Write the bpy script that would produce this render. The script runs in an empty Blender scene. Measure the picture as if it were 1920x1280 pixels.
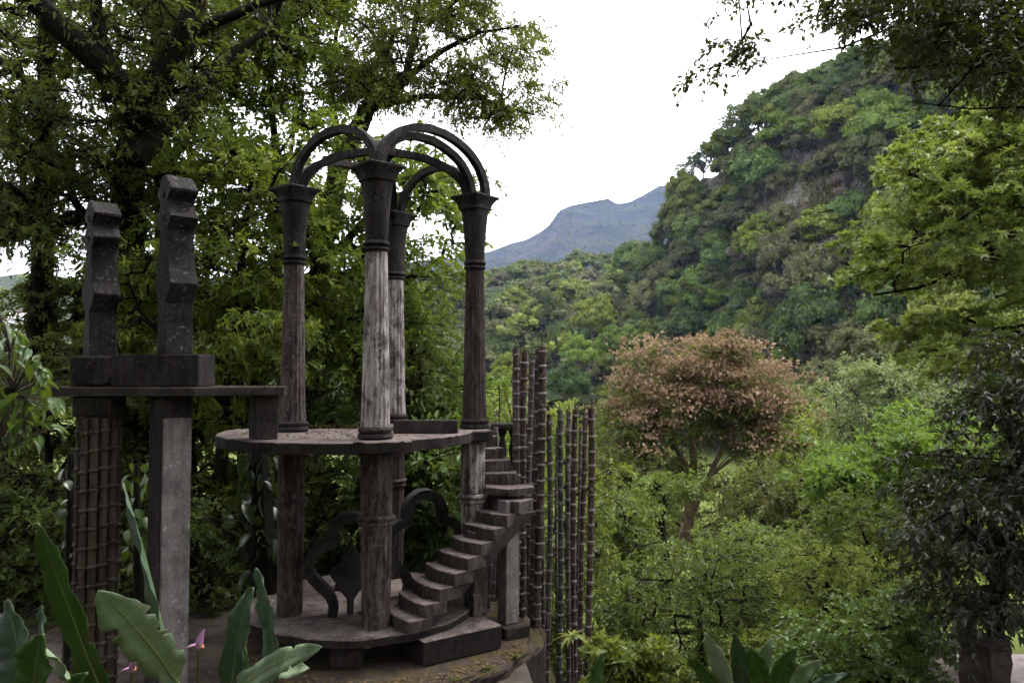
import bpy, bmesh, math, random
import numpy as np
from mathutils import Vector, Matrix

# ------------------------------------------------------------------ camera, sky, sun, exposure
scene = bpy.context.scene
col = scene.collection
EYE = 4.2
FPX = 1440.0                      # focal length in photo pixels (1920 wide)
PITCH = math.atan(57.0 / FPX)
cam_d = bpy.data.cameras.new("camera")
cam_d.sensor_width = 36.0
cam_d.lens = 36.0 * FPX / 1920.0
cam_d.clip_start = 0.1
cam_d.clip_end = 20000.0
cam = bpy.data.objects.new("camera", cam_d)
cam.location = (0, 0, EYE)
cam.rotation_euler = (math.radians(90) + PITCH, 0, 0)
col.objects.link(cam)
scene.camera = cam

SUN_EL, SUN_AZ = math.radians(64), math.radians(52)
world = bpy.data.worlds.new("World")
scene.world = world
world.use_nodes = True
wn = world.node_tree
wn.nodes.clear()
w_out = wn.nodes.new("ShaderNodeOutputWorld")
w_bg = wn.nodes.new("ShaderNodeBackground")
w_sky = wn.nodes.new("ShaderNodeTexSky")
w_sky.sky_type = 'NISHITA'
w_sky.sun_disc = False
w_sky.sun_elevation = SUN_EL
w_sky.sun_rotation = SUN_AZ
w_sky.dust_density = 4.0
w_hsv = wn.nodes.new("ShaderNodeHueSaturation")
w_hsv.inputs['Saturation'].default_value = 0.15
w_mix = wn.nodes.new("ShaderNodeMix")
w_mix.data_type = 'RGBA'
w_mix.inputs[0].default_value = 0.82
w_noise = wn.nodes.new("ShaderNodeTexNoise")
w_noise.inputs['Scale'].default_value = 1.6
w_noise.inputs['Detail'].default_value = 4
w_ramp = wn.nodes.new("ShaderNodeValToRGB")
w_ramp.color_ramp.elements[0].position = 0.3
w_ramp.color_ramp.elements[1].position = 0.7
w_ramp.color_ramp.elements[0].color = (0.955, 0.955, 0.985, 1)
w_ramp.color_ramp.elements[1].color = (1.0, 1.0, 1.02, 1)
w_mul = wn.nodes.new("ShaderNodeVectorMath")
w_mul.operation = 'SCALE'
w_mul.inputs['Scale'].default_value = 13.0
wn.links.new(w_noise.outputs['Fac'], w_ramp.inputs[0])
wn.links.new(w_ramp.outputs[0], w_mul.inputs[0])
wn.links.new(w_sky.outputs[0], w_hsv.inputs['Color'])
wn.links.new(w_hsv.outputs[0], w_mix.inputs[6])
wn.links.new(w_mul.outputs[0], w_mix.inputs[7])
wn.links.new(w_mix.outputs[2], w_bg.inputs[0])
w_bg.inputs[1].default_value = 0.15
wn.links.new(w_bg.outputs[0], w_out.inputs[0])

sun_d = bpy.data.lights.new("sun", 'SUN')
sun_d.energy = 1.5
sun_d.angle = math.radians(20)
sun_d.color = (1.0, 0.96, 0.9)
sun = bpy.data.objects.new("sun", sun_d)
sv = Vector((math.sin(SUN_AZ) * math.cos(SUN_EL), math.cos(SUN_AZ) * math.cos(SUN_EL), math.sin(SUN_EL)))
sun.rotation_euler = sv.to_track_quat('Z', 'Y').to_euler()
sun.location = (30, 0, 60)
col.objects.link(sun)

scene.view_settings.view_transform = 'Standard'
scene.view_settings.look = 'None'
scene.view_settings.exposure = 1.2
scene.view_settings.gamma = 1.0
scene.view_settings.use_curve_mapping = False
scene.render.engine = 'CYCLES'
cy = scene.cycles
cy.use_denoising = True
cy.max_bounces = 5
cy.adaptive_threshold = 0.045
cy.adaptive_min_samples = 16
cy.caustics_reflective = False
cy.caustics_refractive = False
cy.diffuse_bounces = 3
cy.glossy_bounces = 2
cy.transmission_bounces = 3
cy.transparent_max_bounces = 4
cy.volume_bounces = 0
cy.sample_clamp_indirect = 4.0

# ------------------------------------------------------------------ helpers
def pix(px, py, Y):
    """point of the place seen at photo pixel (px,py), Y metres in front of the camera"""
    u = (np.asarray(px, float) - 960) / FPX
    v = (640 - np.asarray(py, float)) / FPX
    c, s = math.cos(PITCH), math.sin(PITCH)
    t = Y / (c - v * s)
    out = np.stack(np.broadcast_arrays(u * t, np.asarray(Y, float) + 0 * u, EYE + (s + v * c) * t), -1)
    return out

def sm(a, b, x):
    t = np.clip((np.asarray(x, float) - a) / (b - a), 0, 1)
    return t * t * (3 - 2 * t)

def norm(a):
    return a / np.maximum(np.linalg.norm(a, axis=-1, keepdims=True), 1e-9)

def tag(o, label=None, cat=None, group=None, kind=None):
    if label: o["label"] = label
    if cat: o["category"] = cat
    if group: o["group"] = group
    if kind: o["kind"] = kind
    return o

def empty(name, loc, label=None, cat=None, group=None):
    o = bpy.data.objects.new(name, None)
    o.empty_display_size = 0.2
    o.location = tuple(float(c) for c in loc)
    col.objects.link(o)
    return tag(o, label, cat, group)

def world_loc(p):
    if p.parent is None: return p.location.copy()
    return world_loc(p.parent) + p.matrix_parent_inverse.translation + p.location

def link(name, me, parent=None, mat=None):
    o = bpy.data.objects.new(name, me)
    if mat is not None and len(me.materials) == 0:
        me.materials.append(mat)
    col.objects.link(o)
    if parent is not None:
        o.parent = parent
        o.matrix_parent_inverse = Matrix.Translation(-world_loc(parent))
    return o

def arrays_mesh(name, V, F, rnd=None, smooth=False, mats=None, midx=None):
    me = bpy.data.meshes.new(name)
    V = np.ascontiguousarray(V, dtype=np.float32)
    F = np.ascontiguousarray(F, dtype=np.int32)
    nF, k = F.shape
    me.vertices.add(len(V)); me.vertices.foreach_set("co", V.ravel())
    me.loops.add(nF * k); me.loops.foreach_set("vertex_index", F.ravel())
    me.polygons.add(nF)
    me.polygons.foreach_set("loop_start", np.arange(nF, dtype=np.int32) * k)
    me.polygons.foreach_set("use_smooth", np.full(nF, smooth, dtype=bool))
    if mats:
        for m in mats: me.materials.append(m)
    if midx is not None:
        me.polygons.foreach_set("material_index", np.ascontiguousarray(midx, dtype=np.int32))
    if rnd is not None:
        a = me.attributes.new("rnd", 'FLOAT', 'POINT')
        a.data.foreach_set("value", np.ascontiguousarray(rnd, dtype=np.float32))
    me.update(calc_edges=True)
    return me

def pydata(name, V, F, smooth=False, bevel=0.0, rough=0.0, seed=0, segs=1):
    """V, F lists -> mesh, optionally bevelled and slightly uneven"""
    bm = bmesh.new()
    vs = [bm.verts.new(tuple(float(c) for c in v)) for v in V]
    for f in F:
        try: bm.faces.new([vs[i] for i in f])
        except ValueError: pass
    bmesh.ops.remove_doubles(bm, verts=bm.verts, dist=1e-5)
    bmesh.ops.recalc_face_normals(bm, faces=bm.faces)
    if bevel > 0:
        es = [e for e in bm.edges if len(e.link_faces) == 2 and e.calc_face_angle(0) > 0.5]
        bmesh.ops.bevel(bm, geom=es, offset=bevel, segments=segs, profile=0.5, affect='EDGES')
    if rough > 0:
        r = random.Random(seed)
        for v in bm.verts:
            v.co += Vector((r.gauss(0, rough), r.gauss(0, rough), r.gauss(0, rough)))
    me = bpy.data.meshes.new(name)
    bm.to_mesh(me); bm.free()
    if smooth:
        me.polygons.foreach_set("use_smooth", [True] * len(me.polygons))
        me.update()
        try: me.set_sharp_from_angle(angle=math.radians(38))
        except Exception: pass
    return me

def loft(rings, cap=True):
    n = len(rings[0]); V = []; F = []
    for r in rings: V += [tuple(p) for p in r]
    for i in range(len(rings) - 1):
        for j in range(n):
            a = i * n + j; b = i * n + (j + 1) % n
            F.append((a, b, b + n, a + n))
    if cap:
        F.append(tuple(range(n - 1, -1, -1)))
        F.append(tuple(range((len(rings) - 1) * n, len(rings) * n)))
    return V, F

def box_vf(cx, cy_, z0, z1, wx, wy, rot=0.0, taper=1.0, sub=1):
    c, s = math.cos(rot), math.sin(rot)
    rings = []
    for k in range(sub + 1):
        t = k / sub
        f = 1 + (taper - 1) * t
        z = z0 + (z1 - z0) * t
        rings.append([(cx + c * x - s * y, cy_ + s * x + c * y, z) for x, y in
                      ((-wx / 2 * f, -wy / 2 * f), (wx / 2 * f, -wy / 2 * f), (wx / 2 * f, wy / 2 * f), (-wx / 2 * f, wy / 2 * f))])
    return loft(rings)

def prism_vf(pts, z0, z1):
    return loft([[(x, y, z0) for x, y in pts], [(x, y, z1) for x, y in pts]])

def tube_vf(path, rad, n=8, cap=True):
    path = [Vector(p) for p in path]
    if not hasattr(rad, '__len__'): rad = [rad] * len(path)
    rings = []
    prev = None
    for i, p in enumerate(path):
        d = (path[min(i + 1, len(path) - 1)] - path[max(i - 1, 0)]).normalized()
        if prev is None:
            a = d.orthogonal().normalized()
        else:
            a = (prev - d * prev.dot(d)).normalized()
        prev = a
        b = d.cross(a)
        rings.append([p + (a * math.cos(2 * math.pi * k / n) + b * math.sin(2 * math.pi * k / n)) * rad[i] for k in range(n)])
    return loft(rings, cap)

def segs_mesh(A, B, ra, rb, n=5):
    """many tapered prisms A->B as arrays"""
    A = np.asarray(A, float); B = np.asarray(B, float)
    d = norm(B - A)
    ref = np.where(np.abs(d[:, 2:3]) > 0.9, np.array([[1.0, 0, 0]]), np.array([[0, 0, 1.0]]))
    a = norm(np.cross(d, ref)); b = np.cross(d, a)
    th = np.arange(n) * 2 * np.pi / n
    ring = a[:, None, :] * np.cos(th)[None, :, None] + b[:, None, :] * np.sin(th)[None, :, None]
    V = np.concatenate([A[:, None] + ring * np.asarray(ra)[:, None, None], B[:, None] + ring * np.asarray(rb)[:, None, None]], 1)
    N = len(A)
    base = np.arange(N)[:, None] * 2 * n
    j = np.arange(n); j2 = (j + 1) % n
    F = np.stack([base + j, base + j2, base + j2 + n, base + j + n], -1).reshape(-1, 4)
    return V.reshape(-1, 3), F

# ------------------------------------------------------------------ materials
def new_mat(name):
    m = bpy.data.materials.new(name)
    m.use_nodes = True
    nt = m.node_tree
    for n in list(nt.nodes): nt.nodes.remove(n)
    out = nt.nodes.new("ShaderNodeOutputMaterial")
    return m, nt, out

def nd(nt, t, **kw):
    n = nt.nodes.new(t)
    for k, v in kw.items(): setattr(n, k, v)
    return n

def ramp(nt, src, stops):
    r = nt.nodes.new("ShaderNodeValToRGB")
    el = r.color_ramp.elements
    while len(el) < len(stops): el.new(0.5)
    for e, (p, c) in zip(el, stops):
        e.position = p
        e.color = (c, c, c, 1) if not hasattr(c, '__len__') else (*c, 1)
    nt.links.new(src, r.inputs[0])
    return r.outputs[0]

def mixc(nt, fac, a, b):
    m = nt.nodes.new("ShaderNodeMix"); m.data_type = 'RGBA'
    for sock, v in ((m.inputs[0], fac), (m.inputs[6], a), (m.inputs[7], b)):
        if hasattr(v, 'is_linked') or hasattr(v, 'links'): nt.links.new(v, sock)
        elif hasattr(v, '__len__'): sock.default_value = (*v, 1)
        else: sock.default_value = v
    return m.outputs[2]

def noise(nt, vec, scale, detail=4, rough=0.55):
    n = nt.nodes.new("ShaderNodeTexNoise")
    n.inputs['Scale'].default_value = scale
    n.inputs['Detail'].default_value = detail
    n.inputs['Roughness'].default_value = rough
    nt.links.new(vec, n.inputs['Vector'])
    return n.outputs['Fac']

def mapped(nt, src, scale, loc=(0, 0, 0)):
    m = nt.nodes.new("ShaderNodeMapping")
    m.inputs['Scale'].default_value = scale
    m.inputs['Location'].default_value = loc
    nt.links.new(src, m.inputs['Vector'])
    return m.outputs[0]

def concrete(name, dark, mid, light, lichen=0.5, streak=0.5, rust=0.2, moss=0.0, off=0.0, grime=0.6):
    """weathered cast concrete: blotches of black mould, vertical runs, pale lichen, rust, moss on upward faces"""
    kd = 0.66
    dark, mid, light = (tuple(c * kd for c in q) for q in (dark, mid, light))
    m, nt, out = new_mat(name)
    pos = nd(nt, "ShaderNodeNewGeometry").outputs['Position']
    wob = nd(nt, "ShaderNodeTexNoise"); wob.inputs['Scale'].default_value = 2.2; wob.inputs['Detail'].default_value = 3
    nt.links.new(pos, wob.inputs['Vector'])
    wa = nd(nt, "ShaderNodeVectorMath", operation='MULTIPLY_ADD'); wa.inputs[1].default_value = (0.12, 0.12, 0.12)
    nt.links.new(wob.outputs['Color'], wa.inputs[0]); nt.links.new(pos, wa.inputs[2])
    wp = wa.outputs[0]
    v_str = mapped(nt, wp, (10, 10, 1.5), (off, off, off))
    v_big = mapped(nt, wp, (1, 1, 1), (off * 2, off, 0))
    n1 = noise(nt, v_str, 1.5, 8, 0.72)
    n2 = noise(nt, v_big, 2.1, 8, 0.68)
    n3 = noise(nt, v_big, 17, 6, 0.75)
    n4 = noise(nt, mapped(nt, wp, (15, 15, 1.1), (3.1, off, 0)), 1.1, 6, 0.65)
    n5 = noise(nt, v_big, 38, 4, 0.6)
    n6 = noise(nt, mapped(nt, wp, (1, 1, 0.6), (7, off, 2)), 4.2, 7, 0.7)
    def times(x, k):
        q = nd(nt, "ShaderNodeMath", operation='MULTIPLY'); nt.links.new(x, q.inputs[0])
        if hasattr(k, 'links'): nt.links.new(k, q.inputs[1])
        else: q.inputs[1].default_value = k
        return q.outputs[0]
    base = mixc(nt, ramp(nt, n2, [(0.36, 0.0), (0.62, 1.0)]), dark, mid)
    base = mixc(nt, times(ramp(nt, n1, [(0.50 - 0.10 * streak, 0.0), (0.62 - 0.06 * streak, 1.0)]), streak), base, light)
    base = mixc(nt, times(ramp(nt, n4, [(0.55, 0.0), (0.66, 1.0)]), rust), base, (0.10, 0.030, 0.016))
    base = mixc(nt, times(ramp(nt, n6, [(0.50, 0.0), (0.60, 1.0)]), grime), base, tuple(c * 0.45 for c in dark))
    li = times(ramp(nt, n3, [(0.63 - 0.08 * lichen, 0.0), (0.68 - 0.06 * lichen, 1.0)]), ramp(nt, n2, [(0.40, 0.0), (0.55, 1.0)]))
    base = mixc(nt, times(li, min(1, lichen * 1.4)), base, tuple(min(0.5, c * 1.5) for c in light))
    base = mixc(nt, times(ramp(nt, n5, [(0.66, 0.0), (0.70, 1.0)]), 0.5 * lichen), base, (0.32, 0.31, 0.30))
    if moss > 0:
        nz = nd(nt, "ShaderNodeSeparateXYZ"); nt.links.new(nd(nt, "ShaderNodeNewGeometry").outputs['Normal'], nz.inputs[0])
        up = ramp(nt, nz.outputs['Z'], [(0.2, 0.0), (0.8, 1.0)])
        mo = ramp(nt, noise(nt, v_big, 3.0, 8, 0.75), [(0.45, 0.0), (0.6, 1.0)])
        base = mixc(nt, times(times(mo, up), moss), base, (0.060, 0.047, 0.011))
    p = nd(nt, "ShaderNodeBsdfPrincipled")
    p.inputs['Roughness'].default_value = 0.9
    p.inputs['Specular IOR Level'].default_value = 0.2
    nt.links.new(base, p.inputs['Base Color'])
    bmp = nd(nt, "ShaderNodeBump"); bmp.inputs['Strength'].default_value = 0.7; bmp.inputs['Distance'].default_value = 0.012
    ad = nd(nt, "ShaderNodeMath", operation='ADD'); nt.links.new(n3, ad.inputs[0]); nt.links.new(n5, ad.inputs[1])
    nt.links.new(ad.outputs[0], bmp.inputs['Height']); nt.links.new(bmp.outputs[0], p.inputs['Normal'])
    nt.links.new(p.outputs[0], out.inputs[0])
    return m

def leaf_mat(name, c1, c2, trans=0.35, rough=0.45, spec=0.35, tint=0.25, c3=None, p3=0.0, gloss_noise=False):
    """two leaf colours mixed leaf by leaf, a little whole-plant variation, light through the blade"""
    m, nt, out = new_mat(name)
    at = nd(nt, "ShaderNodeAttribute", attribute_name="rnd").outputs['Fac']
    colr = mixc(nt, at, c1, c2)
    if c3 is not None:
        colr = mixc(nt, ramp(nt, at, [(1 - p3 - 0.001, 0.0), (1 - p3, 1.0)]), colr, c3)
    oi = nd(nt, "ShaderNodeObjectInfo")
    hs = nd(nt, "ShaderNodeHueSaturation")
    mr = nd(nt, "ShaderNodeMapRange")
    mr.inputs['To Min'].default_value = 1 - tint; mr.inputs['To Max'].default_value = 1 + tint
    nt.links.new(oi.outputs['Random'], mr.inputs['Value'])
    nt.links.new(mr.outputs[0], hs.inputs['Value'])
    mh = nd(nt, "ShaderNodeMapRange")
    mh.inputs['To Min'].default_value = 0.5 - 0.06 * tint; mh.inputs['To Max'].default_value = 0.5 + 0.1 * tint
    fr = nd(nt, "ShaderNodeMath", operation='FRACT'); ml = nd(nt, "ShaderNodeMath", operation='MULTIPLY')
    nt.links.new(oi.outputs['Random'], ml.inputs[0]); ml.inputs[1].default_value = 7.31
    nt.links.new(ml.outputs[0], fr.inputs[0]); nt.links.new(fr.outputs[0], mh.inputs['Value'])
    nt.links.new(mh.outputs[0], hs.inputs['Hue'])
    nt.links.new(colr, hs.inputs['Color'])
    p = nd(nt, "ShaderNodeBsdfPrincipled")
    p.inputs['Roughness'].default_value = rough
    p.inputs['Specular IOR Level'].default_value = spec
    nt.links.new(hs.outputs[0], p.inputs['Base Color'])
    if trans > 0:
        t = nd(nt, "ShaderNodeBsdfTranslucent")
        tc = mixc(nt, 0.4, hs.outputs[0], (0.26, 0.34, 0.03))
        nt.links.new(tc, t.inputs['Color'])
        mx = nd(nt, "ShaderNodeMixShader"); mx.inputs[0].default_value = trans
        nt.links.new(p.outputs[0], mx.inputs[1]); nt.links.new(t.outputs[0], mx.inputs[2])
        nt.links.new(mx.outputs[0], out.inputs[0])
    else:
        nt.links.new(p.outputs[0], out.inputs[0])
    return m

def plain(name, c1, c2, scale=4, rough=0.85, bump=0.3, spec=0.2, detail=6):
    m, nt, out = new_mat(name)
    pos = nd(nt, "ShaderNodeNewGeometry").outputs['Position']
    n = noise(nt, pos, scale, detail, 0.65)
    p = nd(nt, "ShaderNodeBsdfPrincipled")
    p.inputs['Roughness'].default_value = rough; p.inputs['Specular IOR Level'].default_value = spec
    nt.links.new(mixc(nt, ramp(nt, n, [(0.35, 0.0), (0.65, 1.0)]), c1, c2), p.inputs['Base Color'])
    if bump > 0:
        b = nd(nt, "ShaderNodeBump"); b.inputs['Strength'].default_value = bump; b.inputs['Distance'].default_value = 0.1 / scale * 4
        nt.links.new(noise(nt, pos, scale * 3, 8, 0.7), b.inputs['Height']); nt.links.new(b.outputs[0], p.inputs['Normal'])
    nt.links.new(p.outputs[0], out.inputs[0])
    return m

M = {}
M['conc_dark'] = concrete('charcoal_concrete', (0.013, 0.011, 0.0105), (0.032, 0.027, 0.025), (0.095, 0.083, 0.08), 0.6, 0.35, 0.15)
M['conc_tower'] = concrete('tower_concrete', (0.014, 0.012, 0.0115), (0.034, 0.029, 0.028), (0.13, 0.12, 0.118), 0.75, 0.14, 0.0, off=4)
M['shaft_pale'] = concrete('pale_streaked_concrete', (0.15, 0.12, 0.11), (0.36, 0.31, 0.295), (0.72, 0.67, 0.65), 0.65, 0.8, 0.7, grime=0.85)
M['shaft_brown'] = concrete('brown_streaked_concrete', (0.034, 0.024, 0.021), (0.085, 0.064, 0.057), (0.29, 0.25, 0.235), 0.55, 0.5, 0.38, off=2)
M['shaft_dark'] = concrete('dark_streaked_concrete', (0.024, 0.018, 0.016), (0.06, 0.044, 0.038), (0.18, 0.15, 0.14), 0.45, 0.4, 0.4, off=2.7)
M['conc_mid'] = concrete('grey_concrete', (0.026, 0.021, 0.019), (0.06, 0.05, 0.046), (0.13, 0.112, 0.105), 0.35, 0.25, 0.1, moss=0.25, off=1)
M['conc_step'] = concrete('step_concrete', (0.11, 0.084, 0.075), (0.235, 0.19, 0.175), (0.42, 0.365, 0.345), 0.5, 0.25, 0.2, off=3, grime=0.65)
M['conc_light'] = concrete('light_grey_concrete', (0.16, 0.142, 0.135), (0.31, 0.28, 0.27), (0.46, 0.43, 0.42), 0.6, 0.3, 0.05, off=5, grime=0.4)
M['conc_base'] = concrete('mossy_concrete', (0.034, 0.025, 0.021), (0.08, 0.06, 0.053), (0.16, 0.13, 0.12), 0.25, 0.2, 0.2, moss=0.95, off=6)
M['cane'] = concrete('rusty_cane_concrete', (0.045, 0.027, 0.02), (0.11, 0.062, 0.044), (0.27, 0.235, 0.215), 0.7, 0.35, 0.75, off=7, grime=0.45)
M['cane_grey'] = concrete('grey_cane_concrete', (0.05, 0.042, 0.038), (0.12, 0.102, 0.094), (0.30, 0.275, 0.265), 0.7, 0.45, 0.3, off=17, grime=0.5)
M['cane_node'] = concrete('cane_node_concrete', (0.11, 0.092, 0.085), (0.26, 0.23, 0.22), (0.45, 0.42, 0.40), 0.7, 0.3, 0.15, off=8, grime=0.4)
M['cane_olive'] = concrete('olive_cane_concrete', (0.04, 0.032, 0.021), (0.09, 0.072, 0.05), (0.16, 0.135, 0.108), 0.3, 0.25, 0.3, off=9)
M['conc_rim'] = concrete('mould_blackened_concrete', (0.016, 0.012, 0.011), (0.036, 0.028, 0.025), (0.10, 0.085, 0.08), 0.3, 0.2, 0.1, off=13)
M['paving'] = concrete('terrace_paving', (0.06, 0.047, 0.042), (0.12, 0.098, 0.09), (0.2, 0.172, 0.16), 0.4, 0.0, 0.0, moss=0.3, off=11)
M['bark'] = plain('mossy_bark', (0.006, 0.0055, 0.0035), (0.019, 0.017, 0.008), 5, 0.95, 0.8)
M['bark_grey'] = plain('grey_bark', (0.045, 0.036, 0.028), (0.11, 0.09, 0.07), 6, 0.95, 0.6)
M['bark_tan'] = plain('tan_bark', (0.08, 0.055, 0.035), (0.17, 0.125, 0.085), 3, 0.95, 0.5)
M['rebar'] = plain('rusty_rebar', (0.05, 0.025, 0.018), (0.10, 0.05, 0.035), 20, 0.9, 0.2)
M['soil'] = plain('leafy_soil', (0.02, 0.016, 0.010), (0.06, 0.045, 0.03), 1.5, 0.95, 0.8)

# leaf colours (base reflectance)
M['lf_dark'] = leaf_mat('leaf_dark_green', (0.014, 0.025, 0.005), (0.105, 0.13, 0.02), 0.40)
M['lf_mid'] = leaf_mat('leaf_mid_green', (0.026, 0.048, 0.007), (0.165, 0.20, 0.03), 0.38)
M['lf_bright'] = leaf_mat('leaf_bright_green', (0.05, 0.09, 0.011), (0.25, 0.30, 0.038), 0.48, tint=0.1)
M['lf_fresh'] = leaf_mat('leaf_fresh_green', (0.035, 0.08, 0.012), (0.15, 0.25, 0.035), 0.42, tint=0.1)
M['lf_gum'] = leaf_mat('leaf_gum_green', (0.075, 0.12, 0.018), (0.26, 0.29, 0.075), 0.42, tint=0.08, c3=(0.25, 0.2, 0.03), p3=0.02)
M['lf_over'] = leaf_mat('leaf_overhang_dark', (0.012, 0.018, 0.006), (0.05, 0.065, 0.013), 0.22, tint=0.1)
M['lf_grey'] = leaf_mat('leaf_grey_black', (0.009, 0.013, 0.007), (0.042, 0.052, 0.030), 0.15, rough=0.45, spec=0.35, tint=0.1)
M['lf_sage'] = leaf_mat('leaf_sage_green', (0.09, 0.13, 0.045), (0.21, 0.255, 0.11), 0.3, tint=0.1)
M['lf_olive'] = leaf_mat('leaf_olive', (0.035, 0.045, 0.010), (0.15, 0.15, 0.036), 0.35, c3=(0.15, 0.07, 0.03), p3=0.04)
M['lf_yellow'] = leaf_mat('leaf_yellow_green', (0.07, 0.105, 0.013), (0.26, 0.285, 0.045), 0.4, tint=0.12)
M['lf_brown'] = leaf_mat('leaf_brown_green', (0.032, 0.052, 0.011), (0.115, 0.125, 0.03), 0.4)
M['lf_pink'] = leaf_mat('blossom_pink_tan', (0.14, 0.082, 0.055), (0.30, 0.187, 0.133), 0.2, rough=0.8, spec=0.1, tint=0.05)
M['lf_vine'] = leaf_mat('leaf_vine_dark', (0.018, 0.034, 0.012), (0.04, 0.06, 0.025), 0.15, rough=0.3, spec=0.5)
M['lf_glossy'] = leaf_mat('leaf_glossy_green', (0.045, 0.085, 0.014), (0.10, 0.15, 0.03), 0.35, rough=0.4, spec=0.4)
M['litter'] = leaf_mat('dry_leaf_litter', (0.09, 0.05, 0.03), (0.22, 0.14, 0.09), 0.05, rough=0.9, spec=0.1)
M['moss_tuft'] = leaf_mat('hanging_moss', (0.035, 0.030, 0.010), (0.075, 0.06, 0.022), 0.2, rough=0.9, spec=0.1)
M['far_a'] = leaf_mat('far_leaf_green', (0.036, 0.056, 0.014), (0.10, 0.13, 0.034), 0.15, rough=0.7, spec=0.15, tint=0.4)
M['far_b'] = leaf_mat('far_leaf_olive', (0.055, 0.062, 0.025), (0.13, 0.128, 0.055), 0.15, rough=0.7, spec=0.15, tint=0.35)
M['far_c'] = leaf_mat('far_leaf_bright', (0.065, 0.10, 0.016), (0.165, 0.20, 0.035), 0.2, rough=0.7, spec=0.15, tint=0.3)
M['far_bare'] = leaf_mat('far_twigs_grey', (0.10, 0.085, 0.068), (0.20, 0.168, 0.138), 0.05, rough=0.9, spec=0.05, tint=0.2)

# ------------------------------------------------------------------ terrain
def ground_h(x, y):
    x = np.asarray(x, float); y = np.asarray(y, float)
    near = 2.45 * (1 - sm(0.5, 7.0, y)) + 11.0 * (1 - sm(-30, -1.5, y))
    right = sm(0.0, 1.1, x) * (-2.0 * sm(10.2, 12.0, y)) * (1 - 0.0 * x)
    fall_r = sm(0.5, 4, x) * (-6.5 * sm(11.5, 30, y)) + 0.6 * sm(3.5, 5.5, x) * (1 - sm(9.5, 12, y))
    fall_b = -(1 - sm(0.5, 4, x)) * 4.5 * sm(17, 40, y)
    valley = -4.5 * sm(28, 60, y)
    leftrise = 3.5 * sm(9, 25, -x) * sm(8, 20, y) * (1 - sm(40, 90, y))
    bumps = 0.18 * np.sin(x * 1.3 + 0.7 * y) * np.sin(y * 0.9 - 0.4 * x) * sm(14, 20, y)
    far = -4.0 * sm(90, 200, y)
    return near + right + fall_r + fall_b + valley + leftrise + bumps + far

def ground_mat():
    m, nt, out = new_mat('valley_ground')
    pos = nd(nt, "ShaderNodeNewGeometry").outputs['Position']
    n1 = noise(nt, pos, 0.6, 6, 0.65); n2 = noise(nt, pos, 5.0, 6, 0.7); n3 = noise(nt, pos, 0.05, 4)
    soil = mixc(nt, ramp(nt, n2, [(0.35, 0.0), (0.65, 1.0)]), (0.018, 0.015, 0.009), (0.065, 0.05, 0.033))
    grass = mixc(nt, ramp(nt, n2, [(0.35, 0.0), (0.65, 1.0)]), (0.05, 0.075, 0.015), (0.12, 0.15, 0.03))
    sep = nd(nt, "ShaderNodeSeparateXYZ"); nt.links.new(pos, sep.inputs[0])
    far = nd(nt, "ShaderNodeMapRange"); far.inputs['From Min'].default_value = 25; far.inputs['From Max'].default_value = 45
    nt.links.new(sep.outputs['Y'], far.inputs['Value'])
    p = nd(nt, "ShaderNodeBsdfPrincipled"); p.inputs['Roughness'].default_value = 0.95; p.inputs['Specular IOR Level'].default_value = 0.1
    base = mixc(nt, far.outputs[0], mixc(nt, ramp(nt, n1, [(0.5, 0.0), (0.62, 1.0)]), soil, grass), grass)
    nt.links.new(base, p.inputs['Base Color'])
    b = nd(nt, "ShaderNodeBump"); b.inputs['Strength'].default_value = 0.8; b.inputs['Distance'].default_value = 0.08
    nt.links.new(noise(nt, pos, 12, 8, 0.7), b.inputs['Height']); nt.links.new(b.outputs[0], p.inputs['Normal'])
    nt.links.new(p.outputs[0], out.inputs[0])
    return m

def build_ground():
    gx = np.concatenate([-np.geomspace(2400, 14, 40), np.linspace(-13.6, 13.6, 80), np.geomspace(14, 2400, 40)])
    gy = np.concatenate([-np.geomspace(300, 3, 20), np.linspace(-2.5, 30, 90), np.geomspace(30.5, 3500, 50)])
    X, Y = np.meshgrid(gx, gy)
    Z = ground_h(X, Y)
    V = np.stack([X, Y, Z], -1).reshape(-1, 3)
    nx = len(gx)
    i, j = np.meshgrid(np.arange(len(gy) - 1), np.arange(nx - 1), indexing='ij')
    a = (i * nx + j).ravel()
    F = np.stack([a, a + 1, a + 1 + nx, a + nx], -1)
    me = arrays_mesh('ground', V, F, smooth=True)
    tag(link('ground', me, None, ground_mat()), kind='structure')
build_ground()

def vnoise(p, scale, seed=0):
    """cheap smooth pseudo-noise, about -1..1"""
    r = np.random.RandomState(seed)
    out = np.zeros(p.shape[:-1])
    for k in range(6):
        w = r.normal(size=3) / scale * (1.5 ** k) * 0.8
        out += np.sin(p @ w + r.uniform(0, 6.28)) / (1.3 ** k)
    return out / 2.6

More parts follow.
